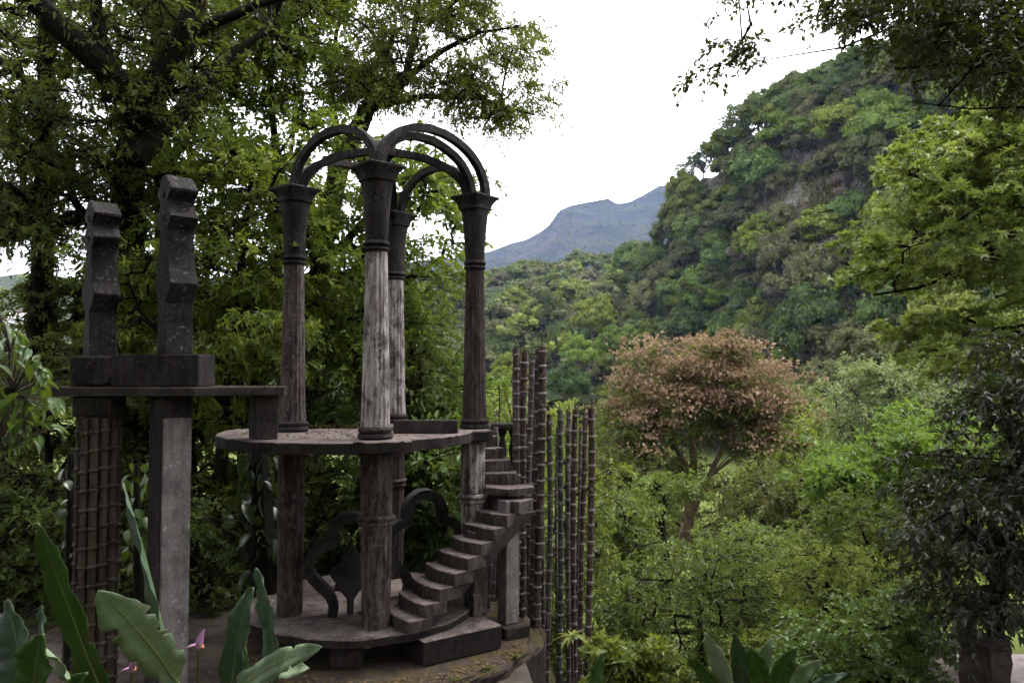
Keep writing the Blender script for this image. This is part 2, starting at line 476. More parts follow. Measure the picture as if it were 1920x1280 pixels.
def hill_sheet(name, px0, px1, npx, foot_d, ridge_d, foot_y, ridge_y, mat, rough, seed, back=1.5, nt_=60, prof=1.0):
    """terrain sheet rising from a foot line to a ridge line and falling away behind"""
    pxs = np.linspace(px0, px1, npx)
    ts = np.linspace(0, 1, nt_)
    V = np.zeros((nt_ + 8, npx, 3))
    for k, t in enumerate(ts):
        d = foot_d(pxs) + (ridge_d(pxs) - foot_d(pxs)) * t
        zf = pix(pxs, foot_y(pxs), foot_d(pxs))[:, 2]
        zr = pix(pxs, ridge_y(pxs), ridge_d(pxs))[:, 2]
        V[k, :, 0] = (pxs - 960) / FPX * d
        V[k, :, 1] = d
        V[k, :, 2] = zf + (zr - zf) * (t ** prof)
    for k in range(8):
        t = (k + 1) / 8
        d = ridge_d(pxs) * (1 + (back - 1) * t)
        V[nt_ + k, :, 0] = (pxs - 960) / FPX * d
        V[nt_ + k, :, 1] = d
        V[nt_ + k, :, 2] = V[nt_ - 1, :, 2] * (1 - t * t) - 20 * t * t
    n = vnoise(V, rough * 8, seed) * rough + vnoise(V, rough * 2.5, seed + 1) * rough * 0.4
    V[:, :, 2] += n
    V[:, :, 1] += n * 0.6
    nr = V.shape[0]
    i, j = np.meshgrid(np.arange(nr - 1), np.arange(npx - 1), indexing='ij')
    a = (i * npx + j).ravel()
    F = np.stack([a, a + 1, a + 1 + npx, a + npx], -1)
    me = arrays_mesh(name, V.reshape(-1, 3), F, smooth=True)
    tag(link(name, me, None, mat), kind='structure')
    return V[:nt_]

def slope_mat(name, g1, g2, rock, rock_at, scale, vert=0.35):
    m, nt, out = new_mat(name)
    pos = nd(nt, "ShaderNodeNewGeometry").outputs['Position']
    v = mapped(nt, pos, (1, 1, vert))
    n1 = noise(nt, v, scale, 7, 0.65); n2 = noise(nt, v, scale * 0.22, 4); n3 = noise(nt, pos, scale * 5, 6, 0.7)
    g = mixc(nt, ramp(nt, n1, [(0.35, 0.0), (0.65, 1.0)]), g1, g2)
    r = mixc(nt, ramp(nt, n3, [(0.3, 0.0), (0.7, 1.0)]), tuple(c * 0.45 for c in rock), rock)
    base = mixc(nt, ramp(nt, n2, [(rock_at, 0.0), (rock_at + 0.06, 1.0)]), g, r)
    p = nd(nt, "ShaderNodeBsdfPrincipled"); p.inputs['Roughness'].default_value = 0.95; p.inputs['Specular IOR Level'].default_value = 0.1
    nt.links.new(base, p.inputs['Base Color'])
    b = nd(nt, "ShaderNodeBump"); b.inputs['Strength'].default_value = 1.0; b.inputs['Distance'].default_value = 0.6 / scale
    nt.links.new(n1, b.inputs['Height']); nt.links.new(b.outputs[0], p.inputs['Normal'])
    nt.links.new(p.outputs[0], out.inputs[0])
    return m

def ip(*pts):
    xs = [p[0] for p in pts]; ys = [p[1] for p in pts]
    return lambda x: np.interp(x, xs, ys)

M['cliff'] = slope_mat('cliff_slope', (0.025, 0.028, 0.012), (0.075, 0.070, 0.034), (0.21, 0.19, 0.175), 0.54, 0.25, 0.2)
M['midhill'] = slope_mat('wooded_slope', (0.02, 0.032, 0.01), (0.055, 0.068, 0.02), (0.10, 0.085, 0.05), 0.64, 0.12, 1.0)
M['mount'] = slope_mat('mountain_slope', (0.014, 0.022, 0.013), (0.045, 0.055, 0.028), (0.085, 0.076, 0.062), 0.60, 0.012, 1.0)

cliff_foot = ip((900, 240), (1200, 215), (1500, 160), (1900, 120), (2700, 100))
cliff_ridge_d = ip((900, 285), (1200, 252), (1300, 240), (1500, 203), (1900, 160), (2700, 140))
cliff_ridge_y = ip((900, 760), (1000, 690), (1100, 610), (1180, 530), (1235, 490), (1262, 430), (1278, 385), (1295, 368), (1350, 320), (1400, 285), (1480, 215), (1560, 185), (1640, 155), (1750, 150), (1920, 120), (2300, 90), (2700, 200))
cliff_foot_y = ip((900, 770), (1200, 780), (1500, 810), (1900, 850), (2700, 880))
CL = hill_sheet('cliff', 900, 2700, 260, cliff_foot, cliff_ridge_d, cliff_foot_y, cliff_ridge_y, M['cliff'], 4.6, 3, prof=1.1)

MH = hill_sheet('wooded_hill', 300, 1500, 200, ip((300, 190), (1500, 230)), ip((300, 420), (1500, 460)),
                ip((300, 770), (1500, 765)), ip((300, 560), (800, 535), (950, 515), (1100, 500), (1200, 497), (1500, 480)), M['midhill'], 5.0, 8, prof=0.8)
mount_ridge = ip((0, 560), (500, 520), (800, 490), (915, 476), (985, 455), (1010, 440), (1030, 420), (1048, 392), (1075, 381), (1110, 375), (1140, 366), (1155, 374), (1180, 372), (1205, 360), (1235, 343), (1262, 341), (1300, 350), (1400, 330), (1700, 380), (2200, 520))
MT = hill_sheet('far_mountain', 0, 2200, 300, ip((0, 1000), (2200, 1000)), ip((0, 1900), (900, 1950), (1250, 2000), (2200, 2200)),
                ip((0, 640), (2200, 640)), mount_ridge, M['mount'], 13.0, 21, nt_=60, prof=1.25)
LH = hill_sheet('far_hill', -1600, 700, 200, ip((-1600, 420), (700, 420)), ip((-1600, 800), (700, 900)),
                ip((-1600, 680), (700, 680)), ip((-1600, 430), (-300, 500), (0, 522), (60, 519), (120, 530), (400, 560), (700, 600)), M['midhill'], 6.0, 33, prof=0.9)

# ------------------------------------------------------------------ foliage builders
KITE = (np.array([(0, 0, 0), (0.42, 0.5, 0.10), (1, 0, -0.06), (0.42, -0.5, 0.10)]), np.array([(0, 1, 2), (0, 2, 3)]))
BLADE6 = (np.array([(0, 0, 0), (0.28, 0.42, 0.08), (0.68, 0.40, 0.06), (1, 0, -0.10), (0.68, -0.40, 0.06), (0.28, -0.42, 0.08), (0.5, 0, -0.02)]),
          np.array([(0, 1, 6), (1, 2, 6), (2, 3, 6), (3, 4, 6), (4, 5, 6), (5, 0, 6)]))
def _star():
    V = [(0.12, 0, 0.0)]
    angs = [-125, -62, 0, 62, 125]; rad = [0.55, 0.85, 0.95, 0.85, 0.55]
    for k, (a, r) in enumerate(zip(angs, rad)):
        for da, rr in ((-24, 0.33), (0, r)):
            t = math.radians(a + da)
            V.append((0.12 + rr * math.cos(t), rr * math.sin(t), 0.03 if da else -0.06))
    t = math.radians(149); V.append((0.12 + .33 * math.cos(t), .33 * math.sin(t), 0.03))
    F = [(0, k, k + 1) for k in range(1, 11)]
    return np.array(V), np.array(F)
STAR = _star()

def leaf_arrays(tmpl, pos, d, n, L, W, rnd):
    T, TF = tmpl
    d = norm(d); n = norm(n - d * np.sum(n * d, -1, keepdims=True)); s = np.cross(n, d)
    L = np.broadcast_to(L, (len(pos),))[:, None, None]; W = np.broadcast_to(W, (len(pos),))[:, None, None]
    V = pos[:, None, :] + d[:, None, :] * T[None, :, 0:1] * L + s[:, None, :] * T[None, :, 1:2] * W + n[:, None, :] * T[None, :, 2:3] * L
    k = len(T)
    F = (TF[None] + (np.arange(len(pos)) * k)[:, None, None]).reshape(-1, 3)
    return V.reshape(-1, 3), F, np.repeat(rnd, k)

def crown_leaves(rng, C, R, ntw, nl, L, W, droop=0.3, up=0.35, spread=0.8, tmpl=KITE, flat=0.45, center=None, hang=0.0, whorl=0.7):
    """leafy twigs round clump centres; returns leaf arrays and twig segments"""
    N = len(C)
    R = np.broadcast_to(R, (N,))
    d = rng.normal(size=(N, ntw, 3))
    if center is not None:
        d += norm(C - center)[:, None, :] * 0.9
    d[..., 2] = d[..., 2] * (1 - flat) + up
    d = norm(d)
    ln = (R[:, None] * rng.uniform(0.55, 1.15, (N, ntw)))[..., None, None]
    t = ((0.15 + 0.85 * np.linspace(0.15, 1.0, nl) ** 0.65)[None, None, :] + rng.uniform(-0.06, 0.06, (N, ntw, nl)))[..., None]
    P = C[:, None, None, :] + d[:, :, None, :] * ln * t
    P[..., 2] -= (droop * ln * t * t)[..., 0]
    s = norm(np.cross(d, np.array([0, 0, 1.0]) + rng.normal(size=d.shape) * 0.35))
    sign = np.where(np.arange(nl) % 2 == 0, 1.0, -1.0)[None, None, :, None]
    u = np.cross(d, s)
    ph = (np.arange(nl)[None, None, :] * 2.4 + rng.uniform(0, 6.28, (N, ntw, 1)))[..., None]
    rad_dir = (s[:, :, None, :] * np.cos(ph) + u[:, :, None, :] * np.sin(ph)) * whorl + s[:, :, None, :] * sign * (1 - whorl)
    ld = d[:, :, None, :] * 0.55 + rad_dir * spread * 1.1 + rng.normal(size=P.shape) * 0.32
    ld[..., 2] -= droop * 0.8 + hang
    nn = np.array([0, 0, 1.0]) + rng.normal(size=P.shape) * 0.5
    n = N * ntw * nl
    ls = L * rng.uniform(0.65, 1.2, n)
    base_r = np.clip(np.repeat(rng.uniform(0, 1, N) ** 1.3, ntw * nl) * 0.7 + rng.uniform(0, 1, n) * 0.3, 0, 1)
    lv = leaf_arrays(tmpl, P.reshape(-1, 3), ld.reshape(-1, 3), nn.reshape(-1, 3), ls, ls * (W / L), base_r)
    # twigs
    A = np.broadcast_to(C[:, None, :], d.shape).reshape(-1, 3)
    mid = (C[:, None, :] + d * ln[..., 0] * 0.5); mid[..., 2] -= (droop * ln[..., 0, 0] * 0.25)
    end = (C[:, None, :] + d * ln[..., 0] * 0.85); end[..., 2] -= droop * ln[..., 0, 0] * 0.72
    return lv, (A, mid.reshape(-1, 3), end.reshape(-1, 3))

def inside(poly, x, y):
    poly = np.asarray(poly, float)
    c = np.zeros(len(x), bool)
    j = len(poly) - 1
    for i in range(len(poly)):
        xi, yi = poly[i]; xj, yj = poly[j]
        with np.errstate(divide='ignore', invalid='ignore'):
            c ^= ((yi > y) != (yj > y)) & (x < (xj - xi) * (y - yi) / (yj - yi + 1e-12) + xi)
        j = i
    return c

def clump_centres(rng, poly, nb, per, Y, dY, sig, flat=0.5):
    """boughs spread through the crown's outline and depth, leaf clumps gathered round each bough"""
    poly = np.asarray(poly, float)
    lo, hi = poly.min(0), poly.max(0)
    pts = []
    while len(pts) < nb:
        x = rng.uniform(lo[0], hi[0], nb * 4); y = rng.uniform(lo[1], hi[1], nb * 4)
        k = inside(poly, x, y)
        pts += list(zip(x[k], y[k]))
    pts = np.array(pts[:nb])
    d = Y + rng.uniform(-dY, dY, nb)
    B = pix(pts[:, 0], pts[:, 1], d)
    C = np.repeat(B, per, 0) + rng.normal(size=(nb * per, 3)) * np.array([sig, sig, sig * flat])
    return B, C

def skeleton(rng, limbs, B, C, per, r_tip=0.012, pw=0.42, rmax=0.4):
    """limbs: explicit polylines [(x,y,z,r)..]; every bough joins the nearest wood, every clump joins its bough"""
    nodes = []; par = []; fixed = []
    for lb in limbs:
        lb = np.asarray(lb, float)
        prev = -1
        if nodes and len(lb):
            dd = np.linalg.norm(np.array(nodes) - lb[0, :3], axis=1)
            k = int(dd.argmin())
            if dd[k] < 1.2: prev = k
        for a in range(len(lb) - 1):
            L = np.linalg.norm(lb[a + 1, :3] - lb[a, :3]); m = max(2, int(L / 0.45))
            for s in range(0 if a == 0 else 1, m + 1):
                t = s / m
                p = lb[a] + (lb[a + 1] - lb[a]) * t
                nodes.append(p[:3] + rng.normal(size=3) * p[3] * 0.12); par.append(prev); fixed.append(p[3]); prev = len(nodes) - 1
    n_fix = len(nodes)
    order = np.argsort([np.min(np.linalg.norm(np.array(nodes) - b, axis=1)) for b in B]) if len(B) else []
    bough_node = {}
    for bi in order:
        b = B[bi]
        arr = np.array(nodes)
        dd = np.linalg.norm(arr - b, axis=1) + 0.5 * np.maximum(0, arr[:, 2] - b[2])
        k = int(dd.argmin()); p0 = arr[k]
        L = np.linalg.norm(b - p0); m = max(2, int(L / 0.35))
        side = rng.normal(size=3) * 0.12 * L
        prev = k
        for s in range(1, m + 1):
            t = s / m
            q = p0 + (b - p0) * t + side * math.sin(math.pi * t) + np.array([0, 0, 0.12 * L * math.sin(math.pi * t)]) + rng.normal(size=3) * 0.02
            nodes.append(q); par.append(prev); fixed.append(0.0); prev = len(nodes) - 1
        bough_node[int(bi)] = prev
    A = []; Bp = []; ra = []; rb = []
    for ci in range(len(C)):
        k = bough_node[ci // per]
        c = C[ci]
        p0 = np.array(nodes[k]); m0 = (p0 + c) / 2 + rng.normal(size=3) * 0.05 * np.linalg.norm(c - p0)
        nodes.append(m0); par.append(k); fixed.append(0.0)
        nodes.append(c); par.append(len(nodes) - 2); fixed.append(0.0)
    n = len(nodes)
    cnt = np.zeros(n)
    has_child = np.zeros(n, bool)
    for i in range(n):
        if par[i] >= 0: has_child[par[i]] = True
    cnt[~has_child] = 1
    for i in range(n - 1, -1, -1):
        if par[i] >= 0: cnt[par[i]] += cnt[i]
    fixed = np.array(fixed)
    rad = np.where(fixed > 0, fixed, np.minimum(r_tip * cnt ** pw, rmax))
    idx = [i for i in range(n) if par[i] >= 0]
    P = np.array(nodes); par = np.array(par)
    a = P[par[idx]]; b = P[idx]
    rb = rad[idx]; ra = np.minimum(rad[par[idx]], rb * 1.35)
    ext = (b - a) * 0.06
    return a - ext, b + ext, ra, rb

def limb_px(pts):
    """[(px,py,Y,r_px_width)...] -> world polyline with radii"""
    out = []
    for px, py, Y, w in pts:
        p = pix(px, py, Y)
        out.append((p[0], p[1], p[2], w / FPX * Y / 2))
    return out

def tree(name, label, cat, poly, nb, per, Y, dY, sig, limbs, leaf, wood, L, W, R, ntw=5, nl=7, seed=1, droop=0.3, up=0.35,
         tmpl=KITE, flat=0.45, sflat=0.5, hang=0.0, r_tip=0.012, twig_r=0.006, group=None, extra=None, spread=0.8, base=None):
    rng = np.random.RandomState(seed)
    polys = poly if isinstance(poly[0][0], (list, tuple)) else [poly]
    Bs = []; Cs = []
    areas = []
    for p in polys:
        q = np.asarray(p, float); areas.append(0.5 * abs(np.dot(q[:, 0], np.roll(q[:, 1], 1)) - np.dot(q[:, 1], np.roll(q[:, 0], 1))))
    for p, a in zip(polys, areas):
        k = max(2, int(round(nb * a / sum(areas))))
        B, C = clump_centres(rng, p, k, per, Y, dY, sig, sflat)
        Bs.append(B); Cs.append(C)
    B = np.concatenate(Bs); C = np.concatenate(Cs)
    gz = ground_h(C[:, 0], C[:, 1]) + 0.15
    C[:, 2] = np.maximum(C[:, 2], gz)
    B[:, 2] = np.maximum(B[:, 2], ground_h(B[:, 0], B[:, 1]) + 0.2)
    lims = [limb_px(l) for l in limbs]
    root = lims[0][0]
    o = empty(name, (root[0], root[1], root[2]), label, cat, group)
    (V, F, rn), (A, mid, end) = crown_leaves(rng, C, R, ntw, nl, L, W, droop, up, spread, tmpl, flat, C.mean(0), hang)
    cr = link('crown', arrays_mesh(name + '_crown', V, F, rn), o, leaf)
    cr["kind"] = "stuff"
    a, b, ra, rb = skeleton(rng, lims, B, C, per, r_tip)
    thick = rb > 0.05
    V0, F0 = segs_mesh(a[thick], b[thick], ra[thick], rb[thick], 8)
    V1, F1 = segs_mesh(a[~thick], b[~thick], ra[~thick], rb[~thick], 3)
    F1 = np.concatenate([F0, F1 + len(V0)]); V1 = np.concatenate([V0, V1])
    n1 = len(A); tr = np.full(n1, twig_r)
    if Y > 24: A, end, tr = A[:3], end[:3], tr[:3]          # twigs far off are finer than the eye can see
    V2, F2 = segs_mesh(A, end, tr, tr * 0.35, 3)
    link('trunk', arrays_mesh(name + '_trunk', np.concatenate([V1, V2]), np.concatenate([F1, F2 + len(V1)]), smooth=True), o, wood)
    return o, B, C, a, b, ra, rb
# ------------------------------------------------------------------ the concrete pavilion
M['conc_frame'] = concrete('scroll_concrete', (0.03, 0.027, 0.026), (0.07, 0.062, 0.06), (0.13, 0.12, 0.115), 0.3, 0.1, 0.05, off=12)
PI = math.pi
M['conc_riser'] = concrete('shaded_riser_concrete', (0.045, 0.034, 0.030), (0.105, 0.082, 0.074), (0.24, 0.205, 0.19), 0.45, 0.35, 0.25, off=19)  # darker than the treads: mostly shade painted into the colour, some mould
COLS = {'A': (-3.36, 11.80), 'B': (-1.86, 10.50), 'D': (-0.60, 12.36), 'C': (-2.10, 13.75)}
LOW = {'A': (-3.30, 11.55), 'B': (-1.92, 10.98), 'D': (-0.62, 12.30), 'C': (-2.10, 13.6)}
Z_PLAT, Z_CAP, Z_DISC = 3.29, 7.04, 0.62

def sect(cx, cy_, z, r, n=2.0, seg=40, flute=0.0, nf=16, rot=0.0):
    pts = []
    for k in range(seg):
        t = 2 * PI * k / seg
        c, s = abs(math.cos(t)), abs(math.sin(t))
        rr = r if n == 2 else r / ((c ** n + s ** n) ** (1 / n))
        if flute: rr *= 1 - flute * abs(math.cos(nf * t / 2)) ** 3
        pts.append((cx + rr * math.cos(t + rot), cy_ + rr * math.sin(t + rot), z))
    return pts

pav = empty('pavilion', (-2.2, 11.9, Z_DISC), 'dark concrete pavilion of four tall columns joined by ribbed arches on a round platform', 'pavilion')

def column(key, mat, parent):
    cx, cy_ = COLS[key]
    rings = []
    z0, z1 = Z_PLAT + 0.16, 5.88
    for k in range(15):
        t = k / 14
        rings.append(sect(cx, cy_, z0 + (z1 - z0) * t, 0.198 - 0.05 * t ** 0.8, 2, 64, 0.075, 16))
    c = link('column', pydata('column_shaft', *loft(rings), smooth=True, rough=0.0012, seed=3), parent, mat)
    # base mouldings
    prof = [(0.225, 0.0), (0.245, 0.03), (0.235, 0.07), (0.205, 0.085), (0.235, 0.105), (0.235, 0.135), (0.205, 0.155), (0.19, 0.17)]
    link('base_moulding', pydata('column_base', *loft([sect(cx, cy_, Z_PLAT + 0.002 + z, r, 2, 24) for r, z in prof]), smooth=True), c, M['conc_dark'])
    # double collar
    prof = [(0.14, 5.84), (0.165, 5.85), (0.178, 5.875), (0.165, 5.90), (0.15, 5.905), (0.165, 5.915), (0.182, 5.95), (0.168, 5.985), (0.14, 5.995)]
    link('collar', pydata('column_collar', *loft([sect(cx, cy_, z, r, 2, 24) for r, z in prof]), smooth=True), c, M['conc_dark'])
    # flared capital: round at the collar, square with drawn-out corners at the top
    prof = [(0.150, 5.99, 2), (0.156, 6.05, 2), (0.168, 6.3, 1.85), (0.190, 6.55, 1.7), (0.212, 6.72, 1.6), (0.228, 6.80, 1.5), (0.262, 6.815, 1.4), (0.262, 6.845, 1.4),
            (0.28, 6.90, 1.3), (0.335, 6.965, 1.15), (0.40, 7.0, 0.98), (0.405, 7.012, 0.97), (0.40, 7.03, 0.97), (0.37, Z_CAP, 0.97)]
    rot = {'A': 0.10, 'B': -0.05, 'C': 0.1, 'D': 0.12}[key]
    link('capital', pydata('column_capital', *loft([sect(cx, cy_, z, r, n, 32, 0, 16, rot) for r, z, n in prof]), smooth=True, rough=0.002), c, M['conc_dark'])
    return c
for k, mt in (('A', 'shaft_brown'), ('B', 'shaft_pale'), ('C', 'shaft_pale'), ('D', 'shaft_dark')):
    column(k, M[mt], pav)

def rib(p, q, z0, rise, w=0.105, h=0.11, pw=2.2, n=26, sag=0.0):
    """square-section arch rib from p to q"""
    p = Vector((p[0], p[1], z0)); q = Vector((q[0], q[1], z0))
    d = (q - p); L = d.length; d.normalize(); s = Vector((d.y, -d.x, 0))
    pts = []
    for k in range(n + 1):
        a = PI * k / n
        x = 0.5 - 0.5 * math.cos(a)
        z = rise * (abs(math.sin(a)) ** (2 / pw))
        pts.append(p + d * (L * x) + Vector((0, 0, z)))
    rings = []
    for k, c in enumerate(pts):
        t = (pts[min(k + 1, n)] - pts[max(k - 1, 0)]).normalized()
        u = s.cross(t).normalized()
        g = 1 + 0.35 * abs(2 * k / n - 1) ** 4
        rings.append([c + s * (w / 2) + u * (h / 2 * g), c - s * (w / 2) + u * (h / 2 * g), c - s * (w / 2) - u * (h / 2 * g), c + s * (w / 2) - u * (h / 2 * g)])
    return loft(rings)

def cpt(k, dx=0, dy=0): return (COLS[k][0] + dx, COLS[k][1] + dy)
for p, q, rise, zz in ((cpt('A', 0.0, -0.05), cpt('B', -0.02, 0.05), 0.72, 0), (cpt('B', 0.03, 0.02), cpt('D', 0.17, -0.08), 0.80, 0), (cpt('B', 0.0, 0.14), cpt('D', -0.05, 0.02), 0.70, 0),
                   (cpt('A', 0.1, 0.02), cpt('D', -0.12, 0.0), 0.70, -0.02), (cpt('C', -0.05, -0.05), cpt('A', 0.05, 0.1), 0.66, 0), (cpt('C', 0.1, -0.02), cpt('D', -0.1, 0.12), 0.68, 0),
                   (cpt('B', -0.08, 0.1), cpt('C', 0.0, -0.1), 0.66, 0.01)):
    link('arch_rib', pydata('arch_rib', *rib(p, q, Z_CAP - 0.03 + zz, rise), smooth=True, rough=0.003, seed=int(rise * 100)), pav, M['conc_dark'])
link('crown_boss', pydata('crown_boss', *box_vf(-2.0, 12.08, 7.60, 7.80, 0.26, 0.26, 0.5, 0.8), bevel=0.02), pav, M['conc_dark'])

# round upper platform with its stepped rim on the stair side
def plat_pts():
    pts = []
    for k in range(180):
        t = 2 * PI * k / 180
        r = 2.04
        deg = math.degrees(t) % 360
        if 302 < deg < 322: r = 1.84
        elif 322 <= deg < 360: r = 1.80
        if 4 < deg < 176 and not 66 < deg < 96: r = min(r, 0.42 / math.sin(t))
        r += 0.012 * math.sin(9 * t) + 0.008 * math.sin(23 * t)
        pts.append((-2.4 + r * math.cos(t), 11.93 + r * math.sin(t)))
    return pts
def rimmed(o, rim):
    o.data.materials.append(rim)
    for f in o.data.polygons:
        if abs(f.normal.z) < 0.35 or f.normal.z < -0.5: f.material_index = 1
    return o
pp = plat_pts()
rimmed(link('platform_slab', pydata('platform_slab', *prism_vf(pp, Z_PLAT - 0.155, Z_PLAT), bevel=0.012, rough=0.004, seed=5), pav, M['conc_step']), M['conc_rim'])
link('column_plinth', pydata('column_plinth', *box_vf(-0.66, 12.28, Z_PLAT - 0.16, Z_PLAT + 0.001, 0.62, 0.62, 0.2), bevel=0.012), pav, M['conc_mid'])
link('kerb_beam', pydata('kerb_beam', *box_vf(-1.28, 11.45, Z_PLAT + 0.002, Z_PLAT + 0.20, 0.95, 0.16, 0.02), bevel=0.012, rough=0.003), pav, M['conc_mid'])

def lower_column(key, mat, zt, zb, r0, r1, ring_z, flare=False):
    cx, cy_ = LOW[key]
    rings = []
    for k in range(16):
        t = k / 15
        z = zb + (zt - zb) * t
        r = r0 + (r1 - r0) * t
        if flare: r *= 1 + 0.25 * sm(0.55, 1.0, t)
        rings.append(sect(cx, cy_, z, r, 2, 48, 0.07, 12))
    c = link('lower_column', pydata('lower_column', *loft(rings), smooth=True), pav, mat)
    prof = [(-0.02, -0.10), (0.02, -0.09), (0.035, -0.06), (0.02, -0.035), (0.03, -0.02), (0.05, 0.02), (0.03, 0.05), (-0.02, 0.06)]
    t = (ring_z - zb) / (zt - zb); rr = r0 + (r1 - r0) * t
    link('collar', pydata('lower_collar', *loft([sect(cx, cy_, ring_z + z, rr + d, 2, 24) for d, z in prof]), smooth=True), c, mat)
lower_column('A', M['shaft_brown'], Z_PLAT - 0.15, Z_DISC + 0.003, 0.185, 0.20, 2.28)
lower_column('B', M['shaft_brown'], Z_PLAT - 0.15, Z_DISC + 0.003, 0.20, 0.235, 2.13)
lower_column('C', M['shaft_dark'], Z_PLAT - 0.15, Z_DISC + 0.003, 0.19, 0.20, 2.28)
lower_column('D', M['shaft_pale'], Z_PLAT - 0.162, Z_DISC + 0.003, 0.18, 0.20, 2.22)

# round terrace below: two stacked discs on stub piers
terr = empty('round_terrace', (-2.3, 12.2, 0), 'low round concrete terrace of stacked discs under the pavilion columns', 'terrace')
def disc_pts(cx, cy_, r, n=96, wob=0.012, sd=0):
    return [(cx + (r + wob * math.sin(7 * 2 * PI * k / n + sd) + wob * 0.6 * math.sin(17 * 2 * PI * k / n)) * math.cos(2 * PI * k / n),
             cy_ + (r + wob * math.sin(7 * 2 * PI * k / n + sd) + wob * 0.6 * math.sin(17 * 2 * PI * k / n)) * math.sin(2 * PI * k / n)) for k in range(n)]
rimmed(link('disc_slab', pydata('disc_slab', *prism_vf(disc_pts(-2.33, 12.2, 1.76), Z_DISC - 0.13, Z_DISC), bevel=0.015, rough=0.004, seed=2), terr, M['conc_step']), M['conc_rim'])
link('base_disc', pydata('base_disc', *prism_vf(disc_pts(-1.95, 12.0, 2.25, 96, 0.03), 0.0, 0.17), bevel=0.05, rough=0.012, seed=4, segs=2), terr, M['conc_base'])
link('kerb_ring', pydata('kerb_ring', *prism_vf(disc_pts(-1.55, 12.3, 2.05, 96, 0.03, 2), -0.9, 0.10), bevel=0.08, rough=0.015, seed=6, segs=2), terr, M['conc_base'])
for a, w in ((3.9, 0.3), (4.75, 0.42), (5.5, 0.42), (3.1, 0.4), (0.4, 0.4), (1.6, 0.4)):
    link('stub_pier', pydata('stub_pier', *box_vf(-2.33 + 1.42 * math.cos(a), 12.2 + 1.42 * math.sin(a), 0.172, Z_DISC - 0.132, w, 0.3, a + PI / 2), bevel=0.015), terr, M['conc_mid'])
link('drum', pydata('drum', *prism_vf(disc_pts(-2.33, 12.3, 1.18, 48), 0.172, Z_DISC - 0.132)), terr, M['conc_mid'])
blk = [(-1.22, 10.66), (-0.15, 11.36), (-0.80, 12.30), (-1.85, 11.60)]
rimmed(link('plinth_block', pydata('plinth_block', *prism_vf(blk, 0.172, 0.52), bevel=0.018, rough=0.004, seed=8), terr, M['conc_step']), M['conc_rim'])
link('end_block', pydata('end_block', *box_vf(-0.02, 12.0, -0.3, 0.36, 0.42, 0.5, 0.5), bevel=0.03, rough=0.006), terr, M['conc_mid'])

# stairs that wind up round the right-hand column
stair = empty('staircase', (-1.5, 11.0, Z_DISC), 'narrow concrete stair with curved treads winding up round the right pavilion column', 'staircase')
dirv = Vector((0.80, 0.60)); per_v = Vector((0.60, -0.80))
def step_mesh(c, d, s, z, w, depth, h, bow):
    pts = []
    n = 18
    for k in range(n + 1):
        t = -1 + 2 * k / n
        f = -bow * (1 - t * t)
        pts.append(c + s * (w / 2 * t) + d * f)
    pts += [c + s * (w / 2 * 0.92) + d * depth, c - s * (w / 2) + d * depth]
    return pydata('step', *prism_vf([(p.x, p.y) for p in pts], z - h, z), bevel=0.010, rough=0.004, seed=int(z * 100))
P0 = Vector((-1.62, 10.98)); P1 = Vector((-0.14, 12.02))
N_ST = 9
for k in range(N_ST):
    t = k / (N_ST - 1)
    c = P0.lerp(P1, t)
    z = Z_DISC + 0.175 + 0.179 * k
    a = 0.25 * (t - 0.3)
    d = Vector((dirv.x * math.cos(a) - dirv.y * math.sin(a), dirv.x * math.sin(a) + dirv.y * math.cos(a)))
    s = Vector((d.y, -d.x))
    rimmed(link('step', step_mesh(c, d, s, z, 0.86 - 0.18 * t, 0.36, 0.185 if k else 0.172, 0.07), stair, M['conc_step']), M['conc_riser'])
zL = Z_DISC + 0.175 + 0.179 * N_ST
land = [(-0.42, 12.02), (-0.05, 11.86), (0.36, 12.10), (0.30, 12.42), (-0.42, 12.42)]
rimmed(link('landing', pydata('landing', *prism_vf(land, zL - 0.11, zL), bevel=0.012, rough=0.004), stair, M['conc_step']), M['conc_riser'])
for k in range(5):
    c = Vector((-0.20 - 0.08 * k, 12.36 + 0.2 * k)); z = zL + 0.178 * (k + 1)
    a = 0.9 + 0.18 * k
    d = Vector((-math.sin(a - 0.9), math.cos(a - 0.9))); s = Vector((d.y, -d.x))
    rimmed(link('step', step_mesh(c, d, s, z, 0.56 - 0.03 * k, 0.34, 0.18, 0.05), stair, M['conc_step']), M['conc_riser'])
# sloping soffit under the flight
V = []
for (c, z) in ((P0 + dirv * 0.10, Z_DISC + 0.003), (P1 + dirv * 0.10, zL - 0.36)):
    for sgn in (-0.36, 0.34):
        q = c + per_v * sgn
        V += [(q.x, q.y, z), (q.x + dirv.x * 0.30, q.y + dirv.y * 0.30, z)]
link('soffit', pydata('soffit', *loft([[V[0], V[1], V[3], V[2]], [V[4], V[5], V[7], V[6]]]), bevel=0.01), stair, M['conc_mid'])
link('support_pier', pydata('support_pier', *box_vf(-0.06, 11.98, 0.362, zL - 0.177, 0.24, 0.24, 0.62), bevel=0.012), stair, M['conc_light'])
for k, (x, y, w, zz) in enumerate(((-0.55, 11.85, 0.26, zL - 0.62),)):
    link('support_pier', pydata('support_pier', *box_vf(x, y, 0.522, zz, w, w, 0.62), bevel=0.012), stair, M['shaft_brown'])

